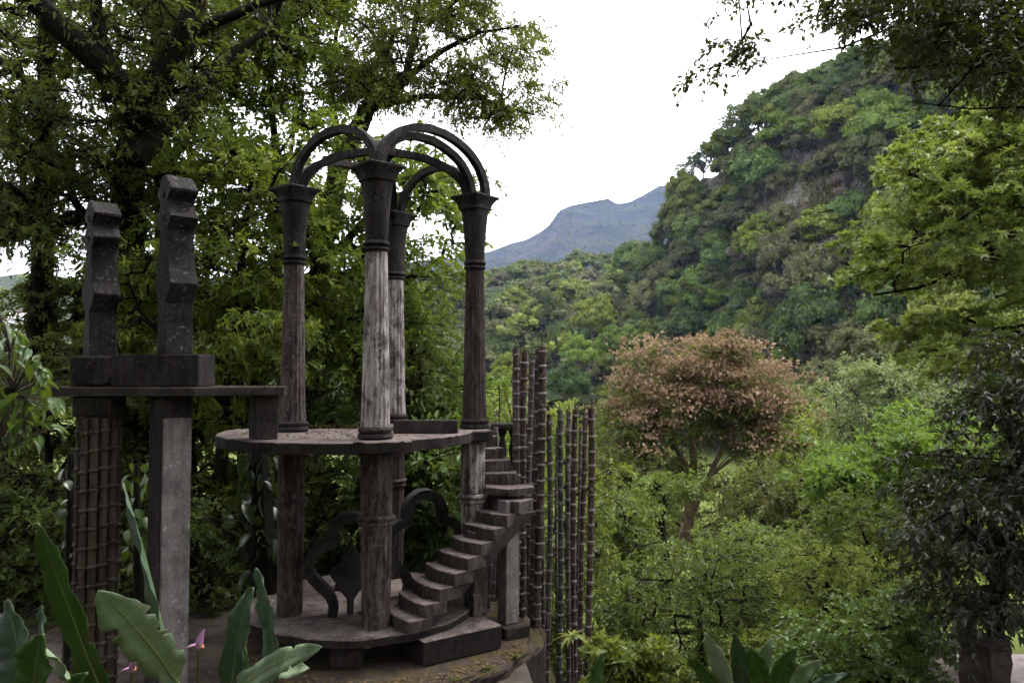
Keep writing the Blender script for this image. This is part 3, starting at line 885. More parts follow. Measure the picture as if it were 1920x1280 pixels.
# quatrefoil scroll frames standing on the terrace
def ribbon(path, w, th, axis):
    """closed or open band of rectangular section; path in local (x,z); axis: base point, x direction"""
    base, ex = axis; ey = Vector((-ex.y, ex.x, 0))
    n = len(path); rings = []
    for i in range(n):
        a = Vector(path[max(i - 1, 0)]); b = Vector(path[min(i + 1, n - 1)])
        t = (b - a).normalized(); nn = Vector((-t.y, t.x))
        q = Vector(path[i])
        r = []
        for (u, v) in ((-1, -1), (1, -1), (1, 1), (-1, 1)):
            p2 = q + nn * (w / 2 * u)
            r.append(base + ex * p2.x + Vector((0, 0, p2.y)) + ey * (th / 2 * v))
        rings.append(r)
    return loft(rings)

def arc(cx, cz, r, a0, a1, n=12):
    return [(cx + r * math.cos(math.radians(a0 + (a1 - a0) * k / n)), cz + r * math.sin(math.radians(a0 + (a1 - a0) * k / n))) for k in range(n + 1)]
def quatrefoil(sx=1, sz=1):
    left = [(-0.26, 0.0), (-0.24, 0.14), (-0.30, 0.30), (-0.42, 0.42)] + arc(-0.30, 0.72, 0.30, 215, 85, 12) + arc(0.0, 1.12, 0.28, 190, 90, 9)
    pts = left + [(-x, z) for x, z in reversed(left[:-1])]
    return [(x * sx, z * sz) for x, z in pts]
fr1 = empty('scroll_frame', (-2.42, 11.36, Z_DISC), 'charcoal lobed scroll frame round a leaf sculpture, left of the front column', 'sculpture')
ax1 = (Vector((-2.40, 11.55, Z_DISC + 0.003)), Vector((0.97, 0.24, 0)).normalized())
link('frame_band', pydata('frame_band', *ribbon(quatrefoil(1.0, 1.02), 0.14, 0.26, ax1), smooth=True), fr1, M['conc_frame'])
leaf_o = [(-0.05, 0.0), (-0.05, 0.22), (-0.14, 0.34), (-0.24, 0.36), (-0.21, 0.46), (-0.30, 0.58), (-0.27, 0.70), (-0.16, 0.72), (-0.13, 0.86), (-0.07, 0.92), (0, 1.12)]
leaf_o = leaf_o + [(-x, z) for x, z in reversed(leaf_o[:-1])]
ey = Vector((-ax1[1].y, ax1[1].x, 0))
link('leaf_sculpture', pydata('leaf_sculpture', *loft([[ax1[0] + ax1[1] * x + Vector((0, 0, z)) + ey * s for x, z in leaf_o] for s in (-0.06, 0.06)]), bevel=0.012), fr1, M['conc_frame'])
fr2 = empty('scroll_frame', (-1.35, 12.4, Z_DISC), 'charcoal lobed scroll frame partly hidden behind the curved stair', 'sculpture')
ax2 = (Vector((-1.42, 12.55, Z_DISC + 0.003)), Vector((0.92, 0.38, 0)).normalized())
link('frame_band', pydata('frame_band', *ribbon(quatrefoil(1.05, 1.15), 0.14, 0.26, ax2), smooth=True), fr2, M['conc_frame'])

# ------------------------------------------------------------------ twin-tower monument on its slab
mon = empty('twin_tower_monument', (-4.9, 10.2, 0), 'charcoal concrete monument with two stepped towers on a long thin slab', 'monument')
link('slab', pydata('slab', *prism_vf([(-6.12, 9.95), (-4.05, 9.82), (-3.02, 10.22), (-3.1, 10.62), (-4.1, 10.78), (-6.05, 10.75)], 3.885, 4.005), bevel=0.012, rough=0.004, seed=9), mon, M['conc_mid'])
link('plinth_block', pydata('plinth_block', *box_vf(-4.635, 10.25, 4.007, 4.435, 1.13, 0.56, 0.0), bevel=0.014, rough=0.004, seed=10), mon, M['conc_dark'])
link('plinth_block', pydata('plinth_block', *box_vf(-5.48, 10.25, 4.007, 4.41, 0.556, 0.52, 0.0), bevel=0.02, rough=0.004, seed=11), mon, M['conc_dark'])
link('rounded_niche', pydata('rounded_niche', *loft([[(-5.40 + 0.20 * x, 9.965 + dy, 4.03 + 0.36 * zz) for x, zz in ((-1, 1), (-1, 0.35), (-0.8, 0.1), (-0.4, 0), (0.4, 0), (0.8, 0.1), (1, 0.35), (1, 1))] for dy in (0.0, 0.06)]), bevel=0.008), mon, M['conc_dark'])
def tower(cx, cy_, z0, H, W, T):
    half = [(0.52, 0.0), (0.47, 0.15), (0.42, 0.28), (1.0, 0.385), (0.98, 0.395), (0.66, 0.47), (0.50, 0.56), (0.40, 0.69), (0.95, 0.752), (0.93, 0.762), (0.44, 0.83), (0.38, 0.855), (0.90, 0.905), (0.88, 0.915), (0.16, 1.0), (0.06, 1.0)]
    poly = [(x * T, z * H) for x, z in half] + [(-x * T, z * H) for x, z in reversed(half)]
    e = Vector((0.71, 0.70, 0)).normalized(); s = Vector((0.70, -0.71, 0)).normalized()
    c = Vector((cx, cy_, z0))
    rings = [[c + s * x + Vector((0, 0, z)) + e * u for x, z in poly] for u in (-W / 2, W / 2)]
    o = link('tower', pydata('tower', *loft(rings), bevel=0.008, rough=0.003, seed=int(H * 10)), mon, M['conc_tower'])
    for zz, rr in ((0.885, 0.045), (0.755, 0.042)):
        q = c + Vector((0, 0, zz * H)) - e * (W / 2 + 0.002)
        ring = []
        rings = []
        for dep, r in ((0.0, rr * 0.6), (-0.008, rr * 0.62), (-0.008, rr), (0.0, rr)):
            rings.append([q + e * dep + (s * math.cos(2 * PI * k / 16) + Vector((0, 0, 1)) * math.sin(2 * PI * k / 16)) * r for k in range(16)])
        link('round_eye', pydata('round_eye', *loft(rings, cap=True), smooth=False), o, M['conc_dark'])
    return o
p = pix(187, 668, 10.25); tower(p[0], 10.25, 4.412, 2.06, 0.33, 0.26)
p = pix(328, 663, 10.25); tower(p[0], 10.25, 4.437, 2.38, 0.36, 0.29)
# square pier with its right side's light painted as a pale facing, and the stub that stands on the platform
def pier(x, y, z0, z1, w, rot, m1, name='pier'):
    return link(name, pydata(name, *box_vf(x, y, z0, z1, w, w, rot, 1.0), bevel=0.012, rough=0.003), mon, m1)
px_ = pix(320, 800, 10.2)
pier(px_[0], 10.2, -0.02, 3.883, 0.40, 0.78, M['conc_mid'])
V, F = box_vf(px_[0] + 0.155, 10.2 - 0.155, 0.0, 3.6, 0.36, 0.05, 0.78)
link('lit_side_facing', pydata('lit_side_facing', V, F, bevel=0.01), mon, M['conc_light'])
ps = pix(494, 822, 10.5)
pier(ps[0], 10.5, Z_PLAT + 0.002, 3.883, 0.30, 0.62, M['conc_mid'], 'stub_pier')
# cluster column of cast bamboo canes
pb = pix(186, 800, 10.2)
link('cluster_core', pydata('cluster_core', *loft([sect(pb[0], 10.2, z, 0.20, 2, 20) for z in (-0.02, 3.62)]), smooth=True), mon, M['cane_olive'])
link('cluster_cap', pydata('cluster_cap', *box_vf(pb[0], 10.2, 3.62, 3.883, 0.5, 0.42, 0.0), bevel=0.015), mon, M['conc_mid'])
def cane_vf(x, y, z0, z1, r, lean=(0, 0), seg=10, sec=8):
    return tube_vf([(x + lean[0] * t, y + lean[1] * t, z0 + (z1 - z0) * t) for t in [k / sec for k in range(sec + 1)]], r, seg)
def node_ring_mesh(r, name='node_ring'):
    prof = [(r * 0.9, -0.028), (r * 1.16, -0.016), (r * 1.26, 0.0), (r * 1.16, 0.016), (r * 0.9, 0.028)]
    return pydata(name, *loft([[(q * math.cos(2 * PI * k / 10), q * math.sin(2 * PI * k / 10), z) for k in range(10)] for q, z in prof]), smooth=True)
nr_small = node_ring_mesh(0.055); nr_small.materials.append(M['cane_olive'])
rr_ = random.Random(5)
for k in range(12):
    a = 2 * PI * (k + 0.5) / 12
    cx, cy_ = pb[0] + 0.225 * math.cos(a), 10.2 + 0.225 * math.sin(a)
    c = link('cane', pydata('cane', *cane_vf(cx, cy_, 0, 3.60, 0.052), smooth=True), mon, M['cane_olive'])
    zz = 0.2 + 0.02 * (k % 4)
    while zz < 3.5:
        n_ = link('node_ring', nr_small, c); n_.location = (cx, cy_, zz); zz += 0.245 + rr_.uniform(-0.01, 0.01)

# ------------------------------------------------------------------ free-standing cast bamboo poles
poles = [  # px top, py top, px bottom, depth, width px, label
    (970, 652, 966, 12.75, 14, 'concrete bamboo pole nearest the stair landing, leftmost of the tall ones'),
    (985, 660, 975, 13.0, 15, 'tall dark concrete bamboo pole second from the stair landing'),
    (996, 668, 992, 13.3, 12, 'slim tall concrete bamboo pole with pale rings, mid of the tall cluster'),
    (1006, 655, 1000, 12.6, 14, 'tall concrete bamboo pole just left of the tallest thick one'),
    (1016, 650, 1008, 12.5, 16, 'thick tall concrete bamboo pole at the right of the tall cluster'),
    (1031, 776, 1026, 12.6, 12, 'short slim bamboo pole just right of the tall cluster'),
    (1053, 768, 1046, 12.8, 12, 'shorter concrete bamboo pole standing alone between two gaps'),
    (1068, 772, 1062, 13.0, 11, 'slim concrete bamboo pole left of the rust-red one'),
    (1078, 768, 1076, 12.6, 12, 'rust-red short concrete bamboo pole, fourth from the right'),
    (1095, 772, 1088, 13.0, 11, 'thin concrete bamboo pole second from the right end'),
    (1107, 764, 1103, 12.3, 14, 'thick rusty concrete bamboo pole at the right end of the row'),
    (930, 800, 926, 14.2, 11, 'slim bamboo pole behind the small balustrade'),
    (977, 672, 972, 13.4, 10, 'thin tall bamboo pole wedged between the two leftmost tall ones'),
    (1002, 690, 998, 13.7, 10, 'thin bamboo pole behind the middle of the tall cluster'),
    (1021, 700, 1016, 13.5, 9, 'thin bamboo pole showing right behind the thick tall one'),
    (955, 905, 950, 13.0, 10, 'bamboo pole standing under the stair landing'),
    (921, 960, 917, 13.2, 10, 'bamboo pole in the shade behind the stair support'),
    (904, 960, 900, 13.5, 10, 'bamboo pole in the shade left of the stair support'),
]
for xt, yt, xb, Y, w, lab in ((981, 690, 978, 14.0, 8, 'thin rod deep in the left half of the tall cluster'), (1012, 700, 1009, 14.1, 8, 'thin rod deep in the right half of the tall cluster'), (1046, 800, 1043, 13.9, 7, 'thin rod in the first gap of the short row'),
                              (1073, 790, 1070, 13.8, 7, 'thin rod left of the rust-red pole'), (1086, 800, 1083, 13.9, 7, 'thin rod right of the rust-red pole'), (963, 700, 960, 13.8, 8, 'thin rod at the far left of the tall cluster')):
    poles.append((xt, yt, xb, Y, w, lab))
ring_cache = {}
rr_ = random.Random(11)
for i, (xt, yt, xb, Y, w, lab) in enumerate(poles):
    top = pix(xt, yt, Y); r = w * 0.43 / FPX * Y
    bx_ = pix(xb, 1280, Y)[0]
    zb = float(ground_h(bx_, Y)) - 0.1
    zt = top[2]
    lean = (top[0] - bx_, 0)
    o = empty('bamboo_pole', (bx_, Y, zb), lab, 'pole', 'cast bamboo poles by the stair')
    path = []
    for k in range(15):
        t = k / 14
        path.append((bx_ + lean[0] * t + 0.022 * math.sin(5 * t + i), Y + 0.02 * math.cos(5 * t + i), zb + (zt - zb) * t))
    link('cane', pydata('cane', *tube_vf(path, [r * (1 - 0.06 * (k % 2)) for k in range(15)], 10), smooth=True), o, M['cane'] if i in (4, 8, 9, 10, 1) else M['cane_grey'])
    key = round(r, 3)
    if key not in ring_cache:
        ring_cache[key] = node_ring_mesh(r); ring_cache[key].materials.append(M['cane_node'])
    z = zt - rr_.uniform(0.05, 0.2)
    while z > zb + 0.1:
        t = (z - zb) / (zt - zb)
        n_ = link('node_ring', ring_cache[key], o)
        n_.location = (bx_ + lean[0] * t + 0.022 * math.sin(5 * t + i), Y + 0.02 * math.cos(5 * t + i), z)
        n_.rotation_euler = (rr_.uniform(-0.05, 0.05), rr_.uniform(-0.05, 0.05), rr_.uniform(0, 6))
        n_.scale = (1, 1, rr_.uniform(0.8, 1.2))
        z -= rr_.uniform(0.2, 0.27)
    rb = [(path[-1][0], Y, zt - 0.05), (path[-1][0] + rr_.uniform(-.02, .02), Y, zt + rr_.uniform(0.08, 0.25))]
    link('rebar', pydata('rebar', *tube_vf(rb, 0.008, 5)), o, M['rebar'])

# small balustrade behind the landing
bal = empty('balustrade', (-0.25, 14.4, 2.4), 'short mossy concrete balustrade with turned balusters behind the stair top', 'balustrade')
def bx_px(px, py, Y): return pix(px, py, Y)
zr = pix(940, 792, 14.4)[2]
link('rail', pydata('rail', *box_vf(-0.18, 14.4, zr - 0.13, zr, 1.05, 0.24, 0.06), bevel=0.03, rough=0.006), bal, M['conc_mid'])
prof = [(0.085, 0.0), (0.085, 0.05), (0.05, 0.08), (0.075, 0.22), (0.085, 0.3), (0.055, 0.44), (0.04, 0.52), (0.06, 0.56), (0.085, 0.62), (0.085, 0.67)]
for k in range(5):
    x = -0.58 + 0.2 * k
    link('baluster', pydata('baluster', *loft([sect(x, 14.4 + 0.012 * k, zr - 0.80 + z, r, 2, 14) for r, z in prof]), smooth=True), bal, M['conc_mid'])
link('base_rail', pydata('base_rail', *box_vf(-0.18, 14.4, zr - 1.0, zr - 0.80, 1.05, 0.26, 0.06), bevel=0.03), bal, M['conc_mid'])
link('base_wall', pydata('base_wall', *box_vf(-0.18, 14.42, -1.8, zr - 1.0, 0.9, 0.2, 0.06), bevel=0.02), bal, M['conc_mid'])
# reinforcing bars
for (x0, y0, x1, y1, Y, lab) in ((936, 795, 936, 722, 14.6, 'upright rusty reinforcing bar above the balustrade'), (962, 795, 944, 730, 14.6, 'leaning rusty reinforcing bar beside the balustrade'),
                                 (898, 372, 905, 278, 12.35, 'hair-thin reinforcing wire rising from the right capital'), (908, 372, 918, 282, 12.4, 'second thin wire rising from the right capital')):
    a = pix(x0, y0, Y); b = pix(x1, y1, Y)
    tag(link('reinforcing_bar', pydata('reinforcing_bar', *tube_vf([a, (a + b) / 2 + np.array([0.01, 0, 0]), b], 0.012 if Y > 14 else 0.004, 5), smooth=True), None, M['rebar']), lab, 'rebar')
# ------------------------------------------------------------------ trees on the cliff and hills
def lobe_crown(rng, rx, rz, h0, K, per, fs, lobe=(0.8, 1.9), openness=0.0, flat=0.75):
    """crown of many leafy lobes round a rough ellipsoid; faces turned outward"""
    V = []; 
    th = rng.uniform(0, 2 * np.pi, K); cz = rng.uniform(-0.35, 1.0, K)
    rr = np.sqrt(np.clip(1 - cz ** 2, 0, 1)) * rng.uniform(0.45, 1.0, K)
    C = np.stack([rr * np.cos(th) * rx, rr * np.sin(th) * rx, cz * rz * rng.uniform(0.6, 1.0, K) + h0], -1)
    C += rng.normal(size=C.shape) * 0.12 * rx
    R = rng.uniform(*lobe, K)
    d = norm(rng.normal(size=(K, per, 3)) + np.array([0, 0, 0.55]))
    P = C[:, None] + d * R[:, None, None] * rng.uniform(0.65, 1.05, (K, per, 1)) * np.array([1, 1, flat])
    n = norm(d + rng.normal(size=d.shape) * 0.55)
    P = P.reshape(-1, 3); n = n.reshape(-1, 3)
    t = norm(np.cross(n, rng.normal(size=n.shape)))
    sz = fs * rng.uniform(0.6, 1.3, len(P))
    rn = np.clip(np.repeat(rng.uniform(0, 1, K), per) * 0.6 + rng.uniform(0, 0.4, K * per), 0, 1)
    return P, t, n, sz, rn, C, R

def ico():
    bm = bmesh.new(); bmesh.ops.create_icosphere(bm, subdivisions=1, radius=1.08)
    V = np.array([tuple(v.co) for v in bm.verts]); F = np.array([[v.index for v in f.verts] for f in bm.faces]); bm.free()
    return V, F
ICO = ico()
def lobe_cores(rng, C, R, k=0.72, flat=0.75):
    V0, F0 = ICO
    V = C[:, None, :] + V0[None] * (R[:, None, None] * k) * np.array([1, 1, flat]) * (1 + 0.15 * rng.normal(size=(len(C), len(V0), 1)))
    F = (F0[None] + (np.arange(len(C)) * len(V0))[:, None, None]).reshape(-1, 3)
    return V.reshape(-1, 3), F

def far_tree_mesh(name, seed, rx, rz, h0, K, per, fs, leaf, wood, lobe=(0.55, 1.45), limbs=True, flat=0.75, core=0.74):
    rng = np.random.RandomState(seed)
    P, t, n, sz, rn, C, Rl = lobe_crown(rng, rx, rz, h0, K, per, fs, lobe, 0, flat)
    V, F, R = leaf_arrays(KITE, P, t, n, sz, sz * 0.8, rn)
    if core:
        Vc, Fc = lobe_cores(rng, C, Rl, core, flat)
        F = np.concatenate([F, Fc + len(V)]); V = np.concatenate([V, Vc]); R = np.concatenate([R, np.full(len(Vc), 0.3)])
    A = [(0, 0, -2.0)]; B = [(0, 0, h0 * 0.55)]; ra = [0.28]; rb = [0.2]
    if limbs:
        top = np.array([0, 0, h0 * 0.55])
        for c in C[:14 if limbs is True else len(C)]:
            m = (top + c) / 2 + rng.normal(size=3) * 0.3
            A += [tuple(top), tuple(m)]; B += [tuple(m), tuple(c)]; ra += [0.14, 0.09]; rb += [0.09, 0.03]
    V2, F2 = segs_mesh(A, B, ra, rb, 4)
    F2t = np.concatenate([F2[:, [0, 1, 2]], F2[:, [0, 2, 3]]])
    return arrays_mesh(name, np.concatenate([V, V2]), np.concatenate([F, F2t + len(V)]), np.concatenate([R, np.zeros(len(V2))]), mats=[leaf, wood],
                       midx=np.concatenate([np.zeros(len(F)), np.ones(len(F2t))]))

PROTO = {
    'green': [far_tree_mesh('hill_tree_green', 10 + k, 3.6, 2.9, 6.0, 64, 115, 0.42, M['far_a'], M['bark_grey']) for k in range(4)],
    'olive': [far_tree_mesh('hill_tree_olive', 20 + k, 3.8, 2.4, 5.0, 64, 110, 0.40, M['far_b'], M['bark_grey']) for k in range(3)],
    'bright': [far_tree_mesh('hill_tree_bright', 30 + k, 3.5, 3.0, 5.5, 60, 115, 0.42, M['far_c'], M['bark_grey']) for k in range(3)],
    'bare': [far_tree_mesh('hill_tree_bare', 40 + k, 3.2, 2.4, 3.8, 30, 90, 0.30, M['far_bare'], M['bark_grey'], limbs=2, core=0) for k in range(2)],
    'open': [far_tree_mesh('hill_tree_open', 50 + k, 4.6, 3.4, 7.0, 24, 75, 0.42, M['far_a'], M['bark_grey'], (0.7, 1.2), limbs=2, core=0) for k in range(2)],
}
LAB = {
    'green': 'round dark green tree among many alike on the steep cliff slope',
    'olive': 'dull olive tree among many alike on the steep cliff slope',
    'bright': 'light yellow-green tree among others on the steep cliff slope',
    'bare': 'greyish leafless bush clinging to the steep cliff slope',
    'open': 'loose open-crowned tree standing on the cliff ridge against the sky',
}
def put_far(kind, loc, s, rng, label, group, sz=1.0):
    me = PROTO[kind][rng.randint(len(PROTO[kind]))]
    o = bpy.data.objects.new('hill_tree' if kind != 'bare' else 'bare_bush', me)
    o.location = tuple(float(c) for c in loc)
    o.rotation_euler = (rng.uniform(-0.08, 0.08), rng.uniform(-0.08, 0.08), rng.uniform(0, 6.28))
    o.scale = (s, s, s * sz)
    col.objects.link(o)
    return tag(o, label, 'tree' if kind != 'bare' else 'bush', group)

rng = np.random.RandomState(77)
nt_, npx_, _ = CL.shape
placed = []
cliff_px = np.linspace(900, 2700, npx_)
tries = 0
n_cl = 0
while n_cl < 265 and tries < 6000:
    tries += 1
    j = rng.randint(0, npx_); i = int(nt_ * rng.uniform(0.02, 0.98))
    px_c = cliff_px[j]
    if px_c > 1960: continue
    p = CL[i, j]
    t = i / nt_
    if any((abs(p[0] - q[0]) < 3.4 and abs(p[1] - q[1]) < 3.4 and abs(p[2] - q[2]) < 3.2) for q in placed): continue
    placed.append(p)
    rocky = math.exp(-((px_c - 1530) / 130) ** 2 - ((t - 0.5) / 0.26) ** 2)
    if rng.uniform() < rocky * 0.85:
        kind = 'bare' if rng.uniform() < 0.55 else 'olive'
    else:
        kind = rng.choice(['green', 'olive', 'bright'], p=[0.46, 0.28, 0.26])
    s = (0.7 + 1.5 * rng.uniform() ** 2.2) * (0.75 if kind == 'bare' else 1.0)
    hz = 'at the foot of' if t < 0.22 else 'low on' if t < 0.42 else 'halfway up' if t < 0.64 else 'high on' if t < 0.84 else 'just under the top of'
    wz = 'left nose of the cliff' if px_c < 1240 else 'cliff above the pink tree' if px_c < 1470 else 'cliff beside the grey rock patch' if px_c < 1640 else 'cliff behind the gum branches'
    kz = {'green': 'round dark green tree', 'olive': 'dull olive tree', 'bright': 'light yellow-green tree', 'bare': 'greyish leafless bush'}[kind]
    put_far(kind, p - np.array([0, 0, 1.5 * s]), s, rng, kz + ' ' + hz + ' the ' + wz, 'trees on the steep cliff', rng.uniform(0.65, 1.45))
    n_cl += 1
# ridge trees along the skyline
for px_c, s, kind in ((1288, 1.0, 'green'), (1306, 1.2, 'open'), (1325, 1.2, 'open'), (1352, 1.2, 'open'), (1385, 1.6, 'open'), (1405, 1.5, 'open'), (1425, 1.5, 'green'), (1445, 1.4, 'bright'), (1470, 1.2, 'green'), (1500, 1.25, 'green'), (1530, 1.15, 'green'),
                     (1562, 1.3, 'green'), (1590, 1.15, 'olive'), (1622, 1.3, 'green'), (1660, 1.3, 'green'), (1700, 1.2, 'bright'), (1745, 1.3, 'green'), (1790, 1.2, 'green'), (1840, 1.3, 'olive'), (1890, 1.3, 'green'), (1940, 1.3, 'green')):
    j = int(np.argmin(abs(cliff_px - px_c)))
    lab = LAB['open'] if kind == 'open' else 'full leafy tree along the cliff top skyline'
    put_far(kind, CL[-2, j] - np.array([0, 0, 1.0]), s, rng, lab, 'trees on the cliff ridge')
for px_c in range(1500, 1760, 18):
    j = int(np.argmin(abs(cliff_px - px_c)))
    put_far(['green', 'olive'][px_c % 4 // 2], CL[-4, j] - np.array([0, 0.5, 2.2]), 1.25, rng, 'leafy tree just below the cliff top skyline', 'trees below the cliff ridge')
# undergrowth and hanging vines over the cliff face
def cover(name, S, n, fs, leaf, seed, pxlim, stretch=1.0, label=''):
    rng = np.random.RandomState(seed)
    nt2, np2, _ = S.shape
    a = rng.uniform(0, nt2 - 1.01, n); b = rng.uniform(0, (np2 - 1.01) * pxlim, n)
    i = a.astype(int); j = b.astype(int); fa = (a - i)[:, None]; fb = (b - j)[:, None]
    P = (S[i, j] * (1 - fa) + S[i + 1, j] * fa) * (1 - fb) + (S[i, j + 1] * (1 - fa) + S[i + 1, j + 1] * fa) * fb
    nz = vnoise(P, 5.0, seed)
    P = P + np.array([0, -0.35, 0.25]) * (0.6 + nz[:, None]) * 2.2 + rng.normal(size=P.shape) * 0.25
    d = rng.normal(size=P.shape) * 0.8 + np.array([0, -0.1, -stretch])
    nn = rng.normal(size=P.shape) * 0.6 + np.array([-0.2, -0.8, 0.6])
    sz = fs * rng.uniform(0.5, 1.5, n)
    V, F, R = leaf_arrays(KITE, P, d, nn, sz, sz * 0.6, np.clip(0.5 + 0.4 * vnoise(P, 9.0, seed + 3) + rng.normal(size=n) * 0.15, 0, 1))
    o = link(name, arrays_mesh(name, V, F, R), None, leaf)
    tag(o, label, 'undergrowth', None, 'stuff')
cover('cliff_undergrowth', CL, 45000, 0.7, M['far_b'], 5, 0.66, 1.2, 'tangled shrubs and vines covering the cliff face')
def vine_cover():
    rng = np.random.RandomState(63)
    n = 26000
    nt2, np2, _ = CL.shape
    i = rng.randint(3, nt2 - 1, n); j = np.clip(rng.normal(np.argmin(abs(cliff_px - 1520)), 22, n), 2, np2 - 3).astype(int)
    P = CL[i, j] + rng.normal(size=(n, 3)) * np.array([0.8, 0.5, 0.8]) + np.array([0, -1.0, 0.4])
    keep = vnoise(P, 6.0, 64) > -0.25
    P = P[keep]; m = len(P)
    d = rng.normal(size=P.shape) * np.array([0.16, 0.16, 0.2]) + np.array([0, -0.25, -1.0])
    nn = rng.normal(size=P.shape) * 0.5 + np.array([-0.3, -1.0, 0.2])
    L = rng.uniform(0.7, 2.4, m)
    V, F, R = leaf_arrays(KITE, P, d, nn, L, rng.uniform(0.12, 0.32, m), np.clip(0.45 + 0.45 * vnoise(P, 4.0, 65) + rng.normal(size=m) * 0.12, 0, 1))
    tag(link('hanging_vines', arrays_mesh('hanging_vines', V, F, R), None, M['far_vine']), 'curtain of brownish hanging vines on the bare cliff face', 'vines', None, 'stuff')
M['far_vine'] = leaf_mat('far_vine_brown', (0.05, 0.048, 0.022), (0.15, 0.13, 0.075), 0.1, rough=0.9, spec=0.05, tint=0.1)
vine_cover()
cover('cliff_foliage', CL, 25000, 0.7, M['far_a'], 6, 0.66, 0.6, 'dark low foliage covering the cliff face')

# forest on the wooded hill: one continuous far wood
def forest(name, S, n, smin, smax, label, leafs, seed, per=26, lobes=16, fs=0.9, dz=0.0, jmax=1.0, core=0.8, tmin=0.0, skip_rock=False):
    rng = np.random.RandomState(seed)
    nt2, np2, _ = S.shape
    Vs = []; Fs = []; Rs = []; Ms = []; off = 0
    for k in range(n):
        i = int((nt2 - 2) * rng.uniform(tmin, 1) ** 0.9); j = rng.randint(int(np2 * jmax))
        p = S[i, j]; s = rng.uniform(smin, smax)
        if skip_rock and math.exp(-((cliff_px[j] - 1530) / 130) ** 2 - ((i / nt2 - 0.5) / 0.26) ** 2) > rng.uniform(0.1, 0.6): continue
        P, t, nn, sz, rn, C, Rl = lobe_crown(rng, 4.2, 3.0, 4.5, lobes, per, fs, (1.1, 2.0))
        sz = sz * s
        V, F, R = leaf_arrays(KITE, P * s + p + np.array([0, 0, dz]), t, nn, sz, sz * 0.8, rn)
        Vc, Fc = lobe_cores(rng, (C * s + p + np.array([0, 0, dz]))[:len(C) if core else 0], (Rl * s)[:len(C) if core else 0], 0.8)
        F = np.concatenate([F, Fc + len(V)]); V = np.concatenate([V, Vc]); R = np.concatenate([R, np.full(len(Vc), 0.15)])
        m = rng.choice(len(leafs), p=[0.48, 0.32, 0.20])
        Vs.append(V); Fs.append(F + off); Rs.append(np.clip(R * 0.6 + rng.uniform(0, 0.4), 0, 1)); Ms.append(np.full(len(F), m)); off += len(V)
    me = arrays_mesh(name, np.concatenate(Vs), np.concatenate(Fs), np.concatenate(Rs), mats=leafs, midx=np.concatenate(Ms))
    tag(link(name, me), label, 'forest', None, 'stuff')
forest('hill_forest', MH, 380, 0.95, 1.65, 'far forest of rounded crowns covering the valley hill', [M['far_a'], M['far_b'], M['far_c']], 4, 15, 14, 1.15)
forest('far_hill_forest', LH, 200, 0.8, 1.6, 'distant wood on the hazy far hill', [M['far_a'], M['far_b'], M['far_c']], 14, 14, 10, 1.4)
forest('cliff_forest', CL, 180, 0.95, 1.65, 'dense wood clothing the steep cliff between its larger trees', [M['far_a'], M['far_b'], M['far_c']], 44, 52, 15, 0.55, -2.5, 0.64, 0.8, 0.0, True)
forest('mountain_forest', MT, 1700, 0.9, 1.8, 'distant wood covering the hazy mountain', [M['far_a'], M['far_a'], M['far_b']], 24, 10, 3, 2.2, 0, 1.0, 0)
# single trees that stand out on the hill and valley floor
for (px_, py_, Y, s, kind, lab) in ((1185, 486, 440, 3.0, 'green', 'round dark tree standing out on the far ridge below the mountain'), (1075, 500, 430, 2.0, 'green', 'dark rounded tree on the far ridge beside the pavilion columns'),
                                    (1150, 640, 200, 1.25, 'bright', 'light green tree at the cliff foot left of the pink tree'), (1085, 660, 190, 1.2, 'bright', 'bright tree at the cliff foot behind the bamboo poles'),
                                    (1110, 600, 215, 1.5, 'bright', 'tall bright tree on the lower cliff nose'), (1060, 720, 160, 1.2, 'green', 'dark tree on the valley floor behind the bamboo poles'),
                                    (960, 690, 150, 0.9, 'bright', 'small bright tree in the meadow behind the tall poles'), (930, 740, 90, 0.6, 'bright', 'small bright tree just right of the pavilion column'),
                                    (1215, 560, 235, 1.4, 'bright', 'yellow-green tree at the left shoulder of the cliff'), (1262, 475, 245, 1.2, 'bright', 'bright yellow-green tree on the cliff shoulder under the skyline'),
                                    (1500, 760, 95, 0.75, 'green', 'dark tree at the cliff foot right of the pink tree'), (1560, 700, 100, 0.8, 'olive', 'olive tree at the cliff foot behind the sage tree'),
                                    (1600, 640, 110, 0.9, 'olive', 'grey-green tree low on the cliff above the sage tree'), (1850, 640, 80, 0.9, 'bright', 'bright tree on the right slope behind the gum branches'),
                                    (1760, 600, 95, 1.0, 'bright', 'leafy tree behind the gum branches on the lower slope'), (1820, 700, 60, 0.8, 'green', 'dark green tree behind the grey-leaved tree')):
    q = pix(px_, py_, Y)
    put_far(kind, q - np.array([0, 0, 6.0 * s]), s, rng, lab, None)

